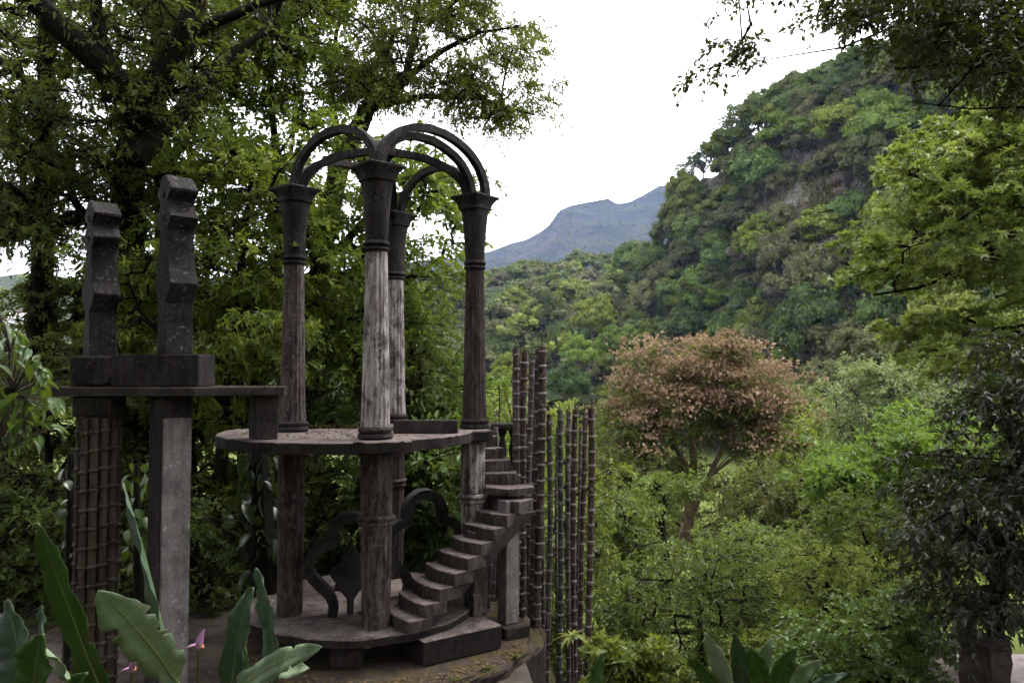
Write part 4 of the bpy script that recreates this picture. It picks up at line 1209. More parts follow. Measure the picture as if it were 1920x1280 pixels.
# village houses on the far left hill
M['house_white'] = plain('house_white', (0.55, 0.54, 0.52), (0.7, 0.68, 0.66), 0.5, 0.9, 0.0)
M['house_roof'] = plain('house_roof', (0.25, 0.13, 0.10), (0.35, 0.22, 0.18), 0.5, 0.9, 0.0)
M['house_glass'] = plain('house_window', (0.03, 0.03, 0.035), (0.05, 0.05, 0.06), 0.5, 0.3, 0.0)
hr = random.Random(3)
spots = [(22, 596), (30, 599), (38, 594), (46, 597), (53, 593), (60, 596), (67, 594), (57, 606), (12, 603), (26, 608)]
for k, (hx, hy) in enumerate(spots):
    Y = 430 + hr.uniform(-12, 12)
    p = pix(hx, hy, Y)
    w, d, h = hr.uniform(2.2, 3.4), hr.uniform(2.5, 3.5), hr.uniform(1.7, 2.4)
    o = empty('village_house', p, 'tiny pale village house clustered with others on the far left hill', 'house', 'village houses on the far hill')
    link('wall', pydata('house_wall', *box_vf(p[0], p[1], p[2] - 3.5, p[2] + h, w, d, hr.uniform(-0.5, 0.5))), o, M['house_white'])
    rf = [(p[0] - w * 0.6, p[1] - d * 0.6), (p[0] + w * 0.6, p[1] - d * 0.6), (p[0] + w * 0.6, p[1] + d * 0.6), (p[0] - w * 0.6, p[1] + d * 0.6)]
    zz = p[2] + h + 0.01
    link('roof', pydata('house_roof', [(x, y, zz) for x, y in rf] + [(p[0] - w * 0.55, p[1], zz + 0.9), (p[0] + w * 0.55, p[1], zz + 0.9)],
                        [(0, 1, 5, 4), (2, 3, 4, 5), (0, 4, 3), (1, 2, 5), (3, 2, 1, 0)]), o, M['house_roof'] if k % 3 else M['house_white'])

# ------------------------------------------------------------------ near trees, left and behind the pavilion
# the big moss-hung tree
big = tree('mossy_tree', 'huge dark tree with thick mossy limbs hung with air plants, upper left', 'tree',
     [[(-260, -160), (420, -160), (610, -40), (600, 60), (540, 100), (450, 150), (310, 200), (220, 290), (120, 400), (40, 440), (-120, 420), (-300, 300)],
      [(-200, 250), (130, 250), (230, 350), (140, 410), (60, 430), (-40, 460), (-220, 470)]],
     130, 9, 16.4, 2.8, 0.52,
     [[(215, 1010, 17.6, 84), (225, 700, 17.6, 68), (235, 430, 17.2, 60), (250, 260, 15.6, 58), (262, 205, 14.6, 56)],
      [(262, 205, 14.6, 62), (195, 130, 14.2, 52), (120, 60, 13.8, 44), (30, -40, 13.4, 34), (-120, -120, 13.1, 21)],
      [(262, 205, 14.6, 57), (310, 130, 14.4, 52), (345, 60, 14.2, 44), (380, -40, 14.1, 34), (430, -140, 14.0, 18)],
      [(330, 95, 14.4, 34), (400, 45, 14.2, 23), (480, 10, 13.8, 16), (560, -10, 13.6, 9)],
      [(255, 300, 14.6, 44), (330, 220, 15.0, 34), (420, 110, 15.4, 23), (500, 60, 15.6, 12)],
      [(232, 460, 17.1, 40), (160, 405, 16.4, 30), (60, 425, 15.6, 24), (-60, 470, 15.0, 16)],
      [(70, 820, 18.0, 44), (80, 450, 18.0, 38), (88, 250, 17.6, 34), (88, 80, 17.0, 30), (80, -80, 16.6, 20)],
      [(205, 140, 14.2, 31), (180, 20, 14.2, 23), (190, -100, 14.2, 12)],
      [(88, 180, 17.4, 22), (20, 130, 16.4, 14), (-80, 60, 15.0, 8)]],
     M['lf_dark'], M['bark'], 0.135, 0.062, 0.5, 5, 8, 101, 0.35, 0.3, twig_r=0.006, r_tip=0.014)

tree('crown_tree', 'spreading fine-leaved tree with bare forked limbs above the pavilion', 'tree',
     [[(610, -120), (900, -120), (985, 40), (1000, 120), (985, 170), (900, 170), (760, 180), (640, 170), (590, 60)],
      [(820, 165), (1000, 160), (1040, 225), (985, 225), (930, 270), (900, 200), (840, 205)]],
     92, 8, 21.0, 2.4, 0.46,
     [[(585, 900, 21.5, 50), (600, 500, 21.5, 44), (640, 290, 21.5, 38), (690, 205, 21.3, 33), (760, 145, 21, 26)],
      [(760, 145, 21, 16), (775, 80, 21, 13), (785, 0, 21, 10), (790, -90, 21, 6)],
      [(700, 200, 21.2, 18), (800, 180, 21, 12), (900, 185, 20.8, 9), (1000, 215, 20.6, 5)],
      [(755, 150, 21, 16), (830, 95, 20.6, 11), (900, 60, 20.2, 8), (970, 50, 20, 4)],
      [(640, 290, 21.5, 16), (620, 180, 21.8, 12), (630, 60, 22, 8)]],
     M['lf_mid'], M['bark'], 0.15, 0.06, 0.5, 6, 8, 102, 0.3, 0.3, twig_r=0.006, r_tip=0.010)

tree('deep_crown_tree', 'dark dense crown filling the sky behind the mossy limbs', 'tree', [(-220, -140), (330, -140), (480, 60), (470, 200), (350, 260), (240, 340), (120, 390), (-60, 430), (-220, 430)], 92, 8, 21.5, 1.3, 0.6,
     [[(330, 1080, 22, 60), (325, 700, 22, 52), (310, 420, 22, 42), (300, 200, 21.8, 28), (290, 40, 21.5, 14)], [(320, 560, 22, 30), (180, 380, 21.6, 20), (60, 250, 21.4, 12)], [(305, 330, 22, 22), (400, 160, 21.6, 14), (440, 40, 21.4, 8)]],
     M['lf_dark'], M['bark'], 0.16, 0.075, 0.55, 5, 7, 114, 0.35, 0.3, twig_r=0.006)
tree('light_crown_tree', 'light green leafy crown between the mossy limbs and the arches', 'tree',
     [(390, -60), (610, -60), (640, 40), (600, 130), (560, 190), (470, 220), (400, 190), (380, 60)], 42, 8, 18.5, 1.2, 0.42,
     [[(520, 1080, 20.0, 34), (535, 700, 20.0, 28), (530, 400, 19.6, 20), (510, 200, 19, 12), (500, 60, 18.5, 6)]], M['lf_bright'], M['bark'], 0.16, 0.07, 0.42, 6, 8, 113, 0.35, 0.3, twig_r=0.005, sflat=0.35)
BP = [(230, 330), (330, 270), (440, 215), (560, 200), (680, 240), (760, 260), (850, 330), (872, 420), (862, 520), (850, 570), (800, 560), (760, 640), (660, 700), (560, 690), (450, 690), (380, 720), (230, 720), (180, 620), (200, 480)]
tree('bright_tree', 'bright green drooping-leaved tree filling the view behind the columns', 'tree', BP, 150, 8, 17.3, 1.5, 0.40,
     [[(455, 1080, 18, 46), (470, 800, 18, 40), (500, 600, 17.8, 34), (540, 440, 17.6, 26), (560, 300, 17.4, 16)],
      [(470, 780, 18, 26), (400, 600, 17.6, 18), (330, 420, 17.2, 12), (300, 330, 17, 7)],
      [(500, 600, 17.8, 24), (620, 480, 17.5, 18), (720, 380, 17.2, 12), (800, 340, 17, 7)],
      [(480, 720, 18, 24), (600, 640, 17.6, 18), (720, 560, 17.2, 12), (830, 480, 17, 7)]],
     M['lf_bright'], M['bark'], 0.175, 0.08, 0.40, 5, 6, 103, 0.35, 0.3, twig_r=0.005, hang=0.15, sflat=0.3)

tree('fresh_green_tree', 'fresh green drooping sprays between the tall tower and the left column', 'tree',
     [[(375, 340), (450, 260), (520, 220), (545, 330), (530, 520), (525, 690), (400, 700), (375, 540)], [(228, 500), (285, 480), (290, 640), (228, 650)]], 52, 7, 14.6, 0.9, 0.34,
     [[(400, 1120, 15.4, 30), (420, 800, 15.2, 24), (440, 600, 15.0, 18), (460, 420, 14.8, 12), (480, 280, 14.6, 6)], [(425, 760, 15.2, 14), (330, 660, 15.0, 9), (260, 580, 14.8, 5)]],
     M['lf_bright'], M['bark'], 0.15, 0.066, 0.36, 5, 6, 115, 0.4, 0.25, twig_r=0.004, hang=0.15, sflat=0.3)
tree('brown_leaf_tree', 'brownish loose-leaved tree just behind the rear column', 'tree', [(760, 540), (800, 600), (830, 680), (845, 760), (760, 790), (690, 700), (700, 600)], 26, 8, 17.4, 1.0, 0.4,
     [[(770, 1120, 17.6, 26), (772, 900, 17.6, 20), (775, 740, 17.5, 14), (770, 600, 17.4, 7)]], M['lf_brown'], M['bark'], 0.17, 0.07, 0.42, 5, 7, 104, 0.5, 0.2, twig_r=0.005)

low = [
    # poly, Y, dY, leaf, nb, seed, label, L
    ([(-60, 720), (60, 690), (110, 610), (240, 640), (240, 900), (150, 1010), (-60, 1010)], 15.5, 1.6, 'lf_olive', 46, 201, 'olive-green shrub left of the tall monument towers', 0.15),
    ([(180, 700), (420, 690), (520, 760), (520, 960), (380, 1000), (200, 1000)], 16.5, 1.6, 'lf_bright', 54, 202, 'bright drooping shrub seen between the monument piers', 0.18),
    ([(350, 900), (560, 850), (680, 880), (700, 1090), (520, 1150), (330, 1150)], 17.0, 1.5, 'lf_mid', 60, 203, 'mid green shrub behind the lower columns', 0.15),
    ([(560, 690), (700, 680), (900, 700), (925, 800), (920, 1000), (700, 1090), (560, 1000)], 18.5, 1.8, 'lf_fresh', 80, 204, 'fresh green shrub behind the platform and scroll frames', 0.18),
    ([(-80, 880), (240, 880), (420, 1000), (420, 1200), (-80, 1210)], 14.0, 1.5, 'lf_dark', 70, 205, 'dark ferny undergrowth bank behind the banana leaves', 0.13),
    ([(700, 800), (900, 800), (900, 1000), (760, 1010)], 15.9, 0.7, 'lf_glossy', 26, 206, 'glossy mango-leaved shrub under the platform near the stair', 0.22),
    ([(830, 940), (960, 900), (1120, 900), (1140, 1290), (960, 1290), (830, 1080)], 17.0, 1.6, 'lf_mid', 62, 207, 'mid green thicket behind the bamboo poles', 0.15),
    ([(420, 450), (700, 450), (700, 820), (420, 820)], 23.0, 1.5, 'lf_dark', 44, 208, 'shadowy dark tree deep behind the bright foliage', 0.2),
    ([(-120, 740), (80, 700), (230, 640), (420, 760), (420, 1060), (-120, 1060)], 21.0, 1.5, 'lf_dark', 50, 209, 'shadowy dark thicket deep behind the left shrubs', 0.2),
    ([(60, 520), (200, 480), (260, 560), (240, 680), (90, 640), (60, 600)], 19.0, 1.2, 'lf_dark', 28, 210, 'dark spreading branch tree behind the left tower', 0.16),
]
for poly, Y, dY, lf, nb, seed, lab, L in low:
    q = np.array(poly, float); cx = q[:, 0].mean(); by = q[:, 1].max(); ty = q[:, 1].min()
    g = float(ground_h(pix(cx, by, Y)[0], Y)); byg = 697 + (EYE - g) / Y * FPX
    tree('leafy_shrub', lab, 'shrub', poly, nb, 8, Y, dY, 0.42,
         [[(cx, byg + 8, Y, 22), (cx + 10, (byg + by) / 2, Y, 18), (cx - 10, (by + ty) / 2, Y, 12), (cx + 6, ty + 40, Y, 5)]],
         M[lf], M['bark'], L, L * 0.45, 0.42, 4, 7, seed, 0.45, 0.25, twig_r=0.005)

# ------------------------------------------------------------------ right side
tree('gum_tree', 'bright star-leaved gum tree reaching in from the right edge', 'tree',
     [[(1555, 270), (1600, 240), (1700, 225), (1800, 225), (1900, 160), (2080, 140), (2080, 460), (1850, 430), (1700, 410), (1620, 390), (1590, 330)],
      [(1620, 440), (1720, 420), (1850, 440), (2080, 460), (2080, 640), (1900, 560), (1780, 500), (1700, 560), (1640, 560), (1650, 510)],
      [(1650, 600), (1780, 560), (1930, 580), (2080, 640), (2080, 800), (1900, 740), (1780, 680)]],
     84, 8, 13.6, 1.6, 0.38,
     [[(2230, 1500, 13.5, 70), (2200, 900, 13.5, 62), (2170, 500, 13.5, 54), (2140, 200, 13.5, 44), (2130, -100, 13.5, 30)],
      [(2170, 390, 13.5, 24), (2000, 348, 13.5, 17), (1850, 345, 13.4, 14), (1750, 342, 13.3, 10), (1660, 310, 13.2, 6)],
      [(2180, 440, 13.5, 22), (1990, 420, 13.4, 16), (1890, 440, 13.2, 12), (1810, 510, 13.0, 10), (1720, 540, 12.9, 7), (1640, 552, 12.8, 4)],
      [(2180, 600, 13.5, 20), (2000, 600, 13.5, 14), (1850, 620, 13.5, 9)],
      [(1900, 345, 13.4, 9), (1820, 400, 13.2, 6), (1740, 440, 13.0, 4)]],
     M['lf_gum'], M['bark'], 0.13, 0.13, 0.42, 5, 7, 301, 0.3, 0.25, tmpl=STAR, flat=0.6, sflat=0.35, twig_r=0.004, r_tip=0.007)

tree('overhanging_tree', 'dark twiggy branches hanging in from the top right corner', 'tree',
     [[(1640, -70), (2050, -70), (2050, 170), (1900, 185), (1780, 150), (1690, 90)], [(1760, -70), (2050, -70), (2050, 150), (1850, 140)],
      [(1480, -50), (1640, -50), (1640, 60), (1540, 80)], [(1350, -30), (1430, -30), (1440, 5), (1380, 10)], [(1345, 112), (1450, 90), (1480, 108), (1400, 130)]],
     76, 7, 7.2, 0.8, 0.17,
     [[(2500, 1700, 7.2, 90), (2420, 700, 7.2, 80), (2330, 200, 7.2, 66), (2250, -100, 7.2, 50)],
      [(2350, 240, 7.2, 26), (2100, 120, 7.2, 16), (1920, 95, 7.2, 10), (1800, 120, 7.1, 7), (1680, 130, 7.0, 5)],
      [(2300, 50, 7.2, 24), (2050, 10, 7.2, 14), (1850, 10, 7.2, 9), (1700, 40, 7.1, 6), (1580, 90, 7.0, 4), (1450, 110, 6.9, 2.5), (1340, 132, 6.8, 1.5)],
      [(2260, -90, 7.2, 24), (2000, -80, 7.2, 14), (1750, -60, 7.2, 8), (1560, -30, 7.2, 5), (1400, 5, 7.1, 2.5)],
      [(2100, 120, 7.2, 10), (1960, 200, 7.0, 6), (1820, 205, 6.9, 4), (1700, 190, 6.8, 2)]],
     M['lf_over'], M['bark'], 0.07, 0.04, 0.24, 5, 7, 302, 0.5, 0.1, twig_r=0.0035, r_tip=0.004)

tree('grey_leaf_tree', 'blackish grey-leaved tree standing by the stone pillar, right edge', 'tree',
     [[(1870, 640), (2040, 600), (2060, 1000), (2040, 1090), (1880, 1160), (1770, 1130), (1740, 1050), (1720, 980), (1780, 900), (1850, 860), (1860, 740)]],
     52, 9, 8.6, 0.8, 0.24,
     [[(1862, 1330, 8.7, 36), (1864, 1180, 8.7, 30), (1890, 1000, 8.7, 22), (1930, 800, 8.7, 14), (1960, 660, 8.6, 7)],
      [(1870, 1120, 8.7, 16), (1840, 1020, 8.5, 10), (1780, 960, 8.3, 5)]],
     M['lf_grey'], M['bark'], 0.105, 0.044, 0.26, 6, 8, 303, 0.55, 0.15, hang=0.35, twig_r=0.004, r_tip=0.006)

# the pink-flowering tree: browned foliage below, blossom heads on the outside of the crown
PK = [(1140, 690), (1200, 660), (1300, 640), (1400, 650), (1445, 665), (1455, 730), (1470, 800), (1430, 850), (1330, 890), (1230, 900), (1160, 880), (1112, 840), (1112, 760), (1135, 730)]
PK1 = [(1160, 712), (1205, 692), (1300, 672), (1400, 680), (1430, 692), (1440, 745), (1445, 800), (1410, 805), (1340, 770), (1250, 770), (1190, 800), (1140, 810), (1135, 770), (1145, 745)]
PK2 = [(1130, 800), (1200, 775), (1330, 775), (1450, 805), (1455, 850), (1400, 890), (1330, 880), (1310, 850), (1260, 860), (1240, 920), (1160, 930), (1125, 880)]
PKT = [(1155, 705), (1200, 685), (1270, 662), (1340, 656), (1400, 672), (1435, 684), (1450, 740), (1400, 790), (1330, 800), (1220, 780), (1150, 745)]
PKR = [(1335, 745), (1445, 730), (1462, 800), (1435, 850), (1385, 835), (1325, 800)]
PKL = [(1130, 765), (1240, 755), (1280, 800), (1230, 845), (1150, 850), (1122, 810)]
PKB = [(1190, 850), (1260, 850), (1300, 885), (1230, 910), (1150, 900)]
pk = tree('flowering_tree', 'spreading tree topped with dusty pink blossom in the valley', 'tree', [PKT, PKR, PKR, PKL, PKL, PKL, PKB, PKB], 122, 7, 39.0, 2.8, 0.6,
     [[(1268, 1075, 39.5, 26), (1288, 980, 39.5, 21), (1300, 895, 39.2, 16), (1298, 820, 38.6, 11), (1290, 740, 38.0, 7), (1300, 680, 37.8, 3)],
      [(1288, 985, 39.5, 13), (1335, 880, 38.6, 10), (1385, 780, 38, 7), (1425, 700, 37.6, 4)], [(1300, 895, 39.2, 11), (1250, 810, 38.2, 8), (1205, 740, 37.8, 5), (1170, 710, 37.6, 3)],
      [(1330, 890, 38.6, 8), (1400, 840, 38, 5), (1450, 810, 37.8, 3)], [(1298, 820, 38.6, 8), (1350, 740, 37.8, 5), (1380, 690, 37.6, 3)], [(1280, 930, 39.4, 9), (1200, 860, 38.4, 6), (1140, 810, 38, 3)]],
     M['lf_brown'], M['bark_tan'], 0.27, 0.12, 0.55, 4, 5, 304, 0.3, 0.35, twig_r=0.012, r_tip=0.018)
rng = np.random.RandomState(9)
Cp = pk[2]
score = Cp[:, 2] - Cp[:, 2].mean() + 0.35 * (Cp[:, 0] - Cp[:, 0].mean()) - 0.45 * (Cp[:, 1] - 39) + rng.normal(size=len(Cp)) * 1.5
Bl = Cp[np.argsort(-score)[:int(len(Cp) * 0.36)]] + np.array([0, -0.15, 0.55])
P = np.repeat(Bl, 84, 0) + rng.normal(size=(len(Bl) * 84, 3)) * np.array([0.46, 0.46, 0.15]) * np.repeat(rng.uniform(0.5, 1.5, len(Bl)), 84)[:, None]
sz = rng.uniform(0.07, 0.22, len(P)) * np.repeat(rng.uniform(0.75, 1.2, len(Bl)), 84)
V, F, R = leaf_arrays(KITE, P, rng.normal(size=P.shape), rng.normal(size=P.shape) + np.array([0, -0.3, 1.0]), sz, sz * 0.9, np.clip(np.repeat(rng.uniform(0, 0.6, len(Bl)), 84) + rng.uniform(0, 0.4, len(P)), 0, 1))
b_ = link('blossom', arrays_mesh('blossom', V, F, R), pk[0], M['lf_pink']); b_["kind"] = "stuff"; b_["label"] = 'dusty pink blossom heads'

tree('sage_tree', 'rounded sage-green tree right of the pink tree', 'tree', [(1550, 770), (1575, 715), (1640, 680), (1720, 685), (1775, 730), (1795, 800), (1740, 850), (1590, 850)], 84, 9, 42.0, 3.0, 0.6,
     [[(1660, 1000, 42, 20), (1665, 860, 42, 14), (1670, 740, 42, 7)]], M['lf_sage'], M['bark_grey'], 0.22, 0.11, 0.6, 5, 7, 305, 0.1, 0.5, twig_r=0.01, r_tip=0.018)
mid = [
    ([(1600, 850), (1650, 810), (1710, 775), (1780, 780), (1830, 830), (1850, 910), (1780, 990), (1640, 1000), (1560, 930), (1540, 860)], 26, 2.2, 'lf_fresh', 80, 401, 'fresh green broad-leaved tree below the sage tree', 0.27, 0.5),
    ([(1440, 800), (1520, 770), (1600, 800), (1620, 880), (1560, 930), (1450, 920)], 52, 4, 'lf_yellow', 50, 402, 'yellow-green feathery tree between pink and sage trees', 0.35, 0.9),
    ([(1370, 920), (1450, 890), (1590, 880), (1640, 960), (1560, 1010), (1420, 1010), (1370, 980)], 34, 3, 'lf_olive', 52, 403, 'olive thicket right of the pink tree trunk', 0.24, 0.65),
    ([(1110, 930), (1180, 920), (1200, 990), (1220, 1060), (1200, 1100), (1110, 1080)], 27, 1.5, 'lf_mid', 34, 404, 'green thicket left of the pink tree trunk', 0.2, 0.5),
    ([(1100, 1090), (1250, 1070), (1400, 1020), (1480, 1050), (1490, 1180), (1400, 1290), (1110, 1290)], 17, 1.8, 'lf_dark', 90, 405, 'dark small-leaved shrub mass below the pink tree', 0.115, 0.42),
    ([(1310, 1030), (1420, 990), (1490, 1030), (1480, 1120), (1330, 1120)], 20, 1.5, 'lf_mid', 44, 406, 'speckled mid green shrub below the pink tree trunk', 0.12, 0.42),
    ([(1480, 1040), (1530, 1010), (1620, 1060), (1680, 1090), (1730, 1190), (1700, 1290), (1400, 1290), (1410, 1190), (1470, 1180)], 12.5, 1.2, 'lf_yellow', 84, 407, 'yellowish vine-draped mound at lower right', 0.085, 0.3),
    ([(1540, 960), (1680, 950), (1760, 1000), (1760, 1120), (1660, 1110), (1540, 1040)], 15, 1.2, 'lf_mid', 60, 408, 'mid green bush behind the vine-draped mound', 0.12, 0.36),
    ([(1560, 1170), (1700, 1130), (1745, 1290), (1500, 1290)], 9.6, 0.6, 'lf_glossy', 40, 409, 'leafy round-leaved plant at the edge of the path', 0.085, 0.24),
    ([(1130, 1245), (1180, 1225), (1225, 1250), (1240, 1310), (1120, 1310)], 9.5, 0.5, 'lf_mid', 14, 410, 'bright leafy plant at the bottom edge right of the poles', 0.14, 0.22),
    ([(1110, 890), (1200, 860), (1330, 870), (1480, 850), (1500, 940), (1400, 1000), (1250, 1010), (1110, 980)], 58, 5, 'lf_olive', 60, 412, 'scrubby olive thicket behind the pink tree trunk', 0.34, 0.95),
    ([(1480, 920), (1640, 900), (1900, 900), (1950, 1080), (1700, 1090), (1500, 1060)], 36, 4, 'lf_mid', 62, 413, 'green thicket filling the slope behind the grey-leaved tree', 0.26, 0.7),
    ([(1115, 870), (1210, 845), (1265, 900), (1240, 960), (1130, 950)], 36, 1.5, 'lf_olive', 30, 414, 'olive leafy tree under the left side of the pink crown', 0.25, 0.6),
    ([(880, 760), (960, 720), (1060, 760), (1110, 850), (1110, 930), (900, 900)], 48, 5, 'lf_yellow', 40, 411, 'sunlit yellow-green meadow scrub behind the poles', 0.35, 0.9),
]
for poly, Y, dY, lf, nb, seed, lab, L, R in mid:
    q = np.array(poly, float); cx = q[:, 0].mean(); by = q[:, 1].max(); ty = q[:, 1].min()
    g = float(ground_h(pix(cx, by, Y)[0], Y)); byg = 697 + (EYE - g) / Y * FPX
    k = 17.0 / Y
    tree('leafy_tree' if R > 0.45 else 'leafy_shrub', lab, 'tree' if R > 0.45 else 'shrub', poly, nb, 8, Y, dY, R * 0.95,
         [[(cx, byg + 8, Y, 22 * k ** 0.5), (cx + 8, (byg + by) / 2, Y, 18 * k ** 0.5), (cx - 8, (by + ty) / 2, Y, 12 * k ** 0.5), (cx + 6, ty + (by - ty) * 0.2, Y, 5 * k ** 0.5)]],
         M[lf], M['bark'], L, L * (0.62 if lf == 'lf_glossy' else 0.45), R, 4, 7, seed, 0.35, 0.3, twig_r=0.003 * Y / 14, r_tip=0.005 * Y / 14)
# dark trunk in front of the pink tree
tree('vine_trunk_tree', 'dark vine-wrapped trunk standing before the pink tree', 'tree', [(1190, 900), (1290, 890), (1320, 950), (1260, 1000), (1190, 960)], 14, 7, 30, 1.2, 0.4,
     [[(1248, 1150, 30, 26), (1246, 1040, 30, 20), (1238, 980, 30, 17), (1246, 915, 30, 14), (1262, 880, 30, 6)]], M['lf_mid'], M['bark'], 0.2, 0.09, 0.45, 4, 7, 420, 0.3, 0.3)
# unseen jungle behind and above the viewpoint, added for the shade it casts
rng = np.random.RandomState(55)
for (x, y, sc, lab) in ((-13, -2, 2.0, 'added unseen shade tree to the left of the viewpoint'), (-5, -8, 2.1, 'added unseen shade tree behind the viewpoint on the left'), (3.5, -7, 2.0, 'added unseen shade tree straight behind the viewpoint'),
                     (12, -7, 2.0, 'added unseen shade tree behind the viewpoint on the right'), (-20, 5, 2.0, 'added unseen shade tree beyond the left edge of the view'), (-1, -16, 2.4, 'added unseen taller shade tree farther behind the viewpoint'), (-16, -14, 2.4, 'added unseen taller shade tree far behind on the left'), (16, -16, 2.4, 'taller shade tree far behind on the right'), (-9.5, 0.5, 1.0, 'low leafy shade tree just left of the viewpoint'), (7, -3.5, 1.0, 'low leafy shade tree just right of the viewpoint'), (-3, -3.5, 0.9, 'low leafy shade tree close behind the viewpoint')):
    o = put_far('green', (x, y, float(ground_h(x, y)) - 0.5), sc, rng, lab, None)
    o.name = 'added_shade_tree'
# ------------------------------------------------------------------ banana plants in the foreground
def banana_mat(name, c1, c2, rib_c, trans=0.25, rough=0.45):
    m, nt, out = new_mat(name)
    al = nd(nt, "ShaderNodeAttribute", attribute_name="along").outputs['Fac']
    ac = nd(nt, "ShaderNodeAttribute", attribute_name="across").outputs['Fac']
    pos = nd(nt, "ShaderNodeNewGeometry").outputs['Position']
    ab = nd(nt, "ShaderNodeMath", operation='ABSOLUTE'); nt.links.new(ac, ab.inputs[0])
    # side veins run out from the midrib and sweep towards the tip
    m1 = nd(nt, "ShaderNodeMath", operation='MULTIPLY_ADD'); nt.links.new(ab.outputs[0], m1.inputs[0]); m1.inputs[1].default_value = -0.06; nt.links.new(al, m1.inputs[2])
    cmb = nd(nt, "ShaderNodeCombineXYZ"); nt.links.new(m1.outputs[0], cmb.inputs[0])
    fine = noise(nt, mapped(nt, cmb.outputs[0], (170, 1, 1)), 1.0, 2, 0.5)
    broad = noise(nt, mapped(nt, cmb.outputs[0], (34, 1, 1)), 1.0, 3, 0.6)
    n = noise(nt, pos, 7, 5, 0.6)
    base = mixc(nt, ramp(nt, n, [(0.3, 0.0), (0.7, 1.0)]), c1, c2)
    base = mixc(nt, ramp(nt, fine, [(0.35, 0.35), (0.65, 0.0)]), base, tuple(c * 0.55 for c in c1))
    base = mixc(nt, ramp(nt, broad, [(0.5, 0.0), (0.7, 0.35)]), base, tuple(min(1, c * 1.6) for c in c2))
    # dry brown edge and tip
    e1 = nd(nt, "ShaderNodeMath", operation='MAXIMUM'); nt.links.new(ab.outputs[0], e1.inputs[0])
    tip = nd(nt, "ShaderNodeMath", operation='POWER'); nt.links.new(al, tip.inputs[0]); tip.inputs[1].default_value = 3.0
    nt.links.new(tip.outputs[0], e1.inputs[1])
    e2 = nd(nt, "ShaderNodeMath", operation='MULTIPLY_ADD'); nt.links.new(noise(nt, pos, 11, 6, 0.75), e2.inputs[0]); e2.inputs[1].default_value = 0.9; nt.links.new(e1.outputs[0], e2.inputs[2])
    base = mixc(nt, ramp(nt, scale01(nt, e2.outputs[0]), [(0.735, 0.0), (0.775, 1.0)]), base, (0.11, 0.07, 0.03))
    spots = ramp(nt, noise(nt, pos, 60, 4, 0.7), [(0.66, 0.0), (0.70, 0.7)])
    base = mixc(nt, spots, base, (0.06, 0.045, 0.02))
    p = nd(nt, "ShaderNodeBsdfPrincipled"); p.inputs['Roughness'].default_value = rough; p.inputs['Specular IOR Level'].default_value = 0.35
    nt.links.new(base, p.inputs['Base Color'])
    b = nd(nt, "ShaderNodeBump"); b.inputs['Strength'].default_value = 0.5; b.inputs['Distance'].default_value = 0.004
    nt.links.new(fine, b.inputs['Height']); nt.links.new(b.outputs[0], p.inputs['Normal'])
    t = nd(nt, "ShaderNodeBsdfTranslucent"); nt.links.new(mixc(nt, 0.4, base, (0.2, 0.3, 0.03)), t.inputs['Color'])
    mx = nd(nt, "ShaderNodeMixShader"); mx.inputs[0].default_value = trans
    nt.links.new(p.outputs[0], mx.inputs[1]); nt.links.new(t.outputs[0], mx.inputs[2]); nt.links.new(mx.outputs[0], out.inputs[0])
    return m
def scale01(nt, x):
    q = nd(nt, "ShaderNodeMath", operation='MULTIPLY'); nt.links.new(x, q.inputs[0]); q.inputs[1].default_value = 0.5
    return q.outputs[0]
M['ban_green'] = banana_mat('banana_green', (0.028, 0.075, 0.010), (0.05, 0.11, 0.016), None, 0.25)
M['ban_blue'] = banana_mat('banana_blue_green', (0.035, 0.075, 0.035), (0.06, 0.11, 0.06), None, 0.15)
M['ban_grey'] = banana_mat('banana_grey_underside', (0.17, 0.24, 0.13), (0.24, 0.31, 0.19), None, 0.2, 0.7)
M['ban_rib'] = plain('banana_midrib', (0.12, 0.17, 0.05), (0.17, 0.21, 0.08), 10, 0.6, 0.1)
M['ban_stalk'] = plain('banana_stalk', (0.05, 0.045, 0.02), (0.09, 0.085, 0.035), 8, 0.7, 0.2)
M['petal'] = plain('pink_bract', (0.28, 0.12, 0.24), (0.40, 0.21, 0.35), 20, 0.5, 0.1)
M['petal_orange'] = plain('orange_flower', (0.4, 0.14, 0.05), (0.5, 0.22, 0.1), 20, 0.5, 0.1)

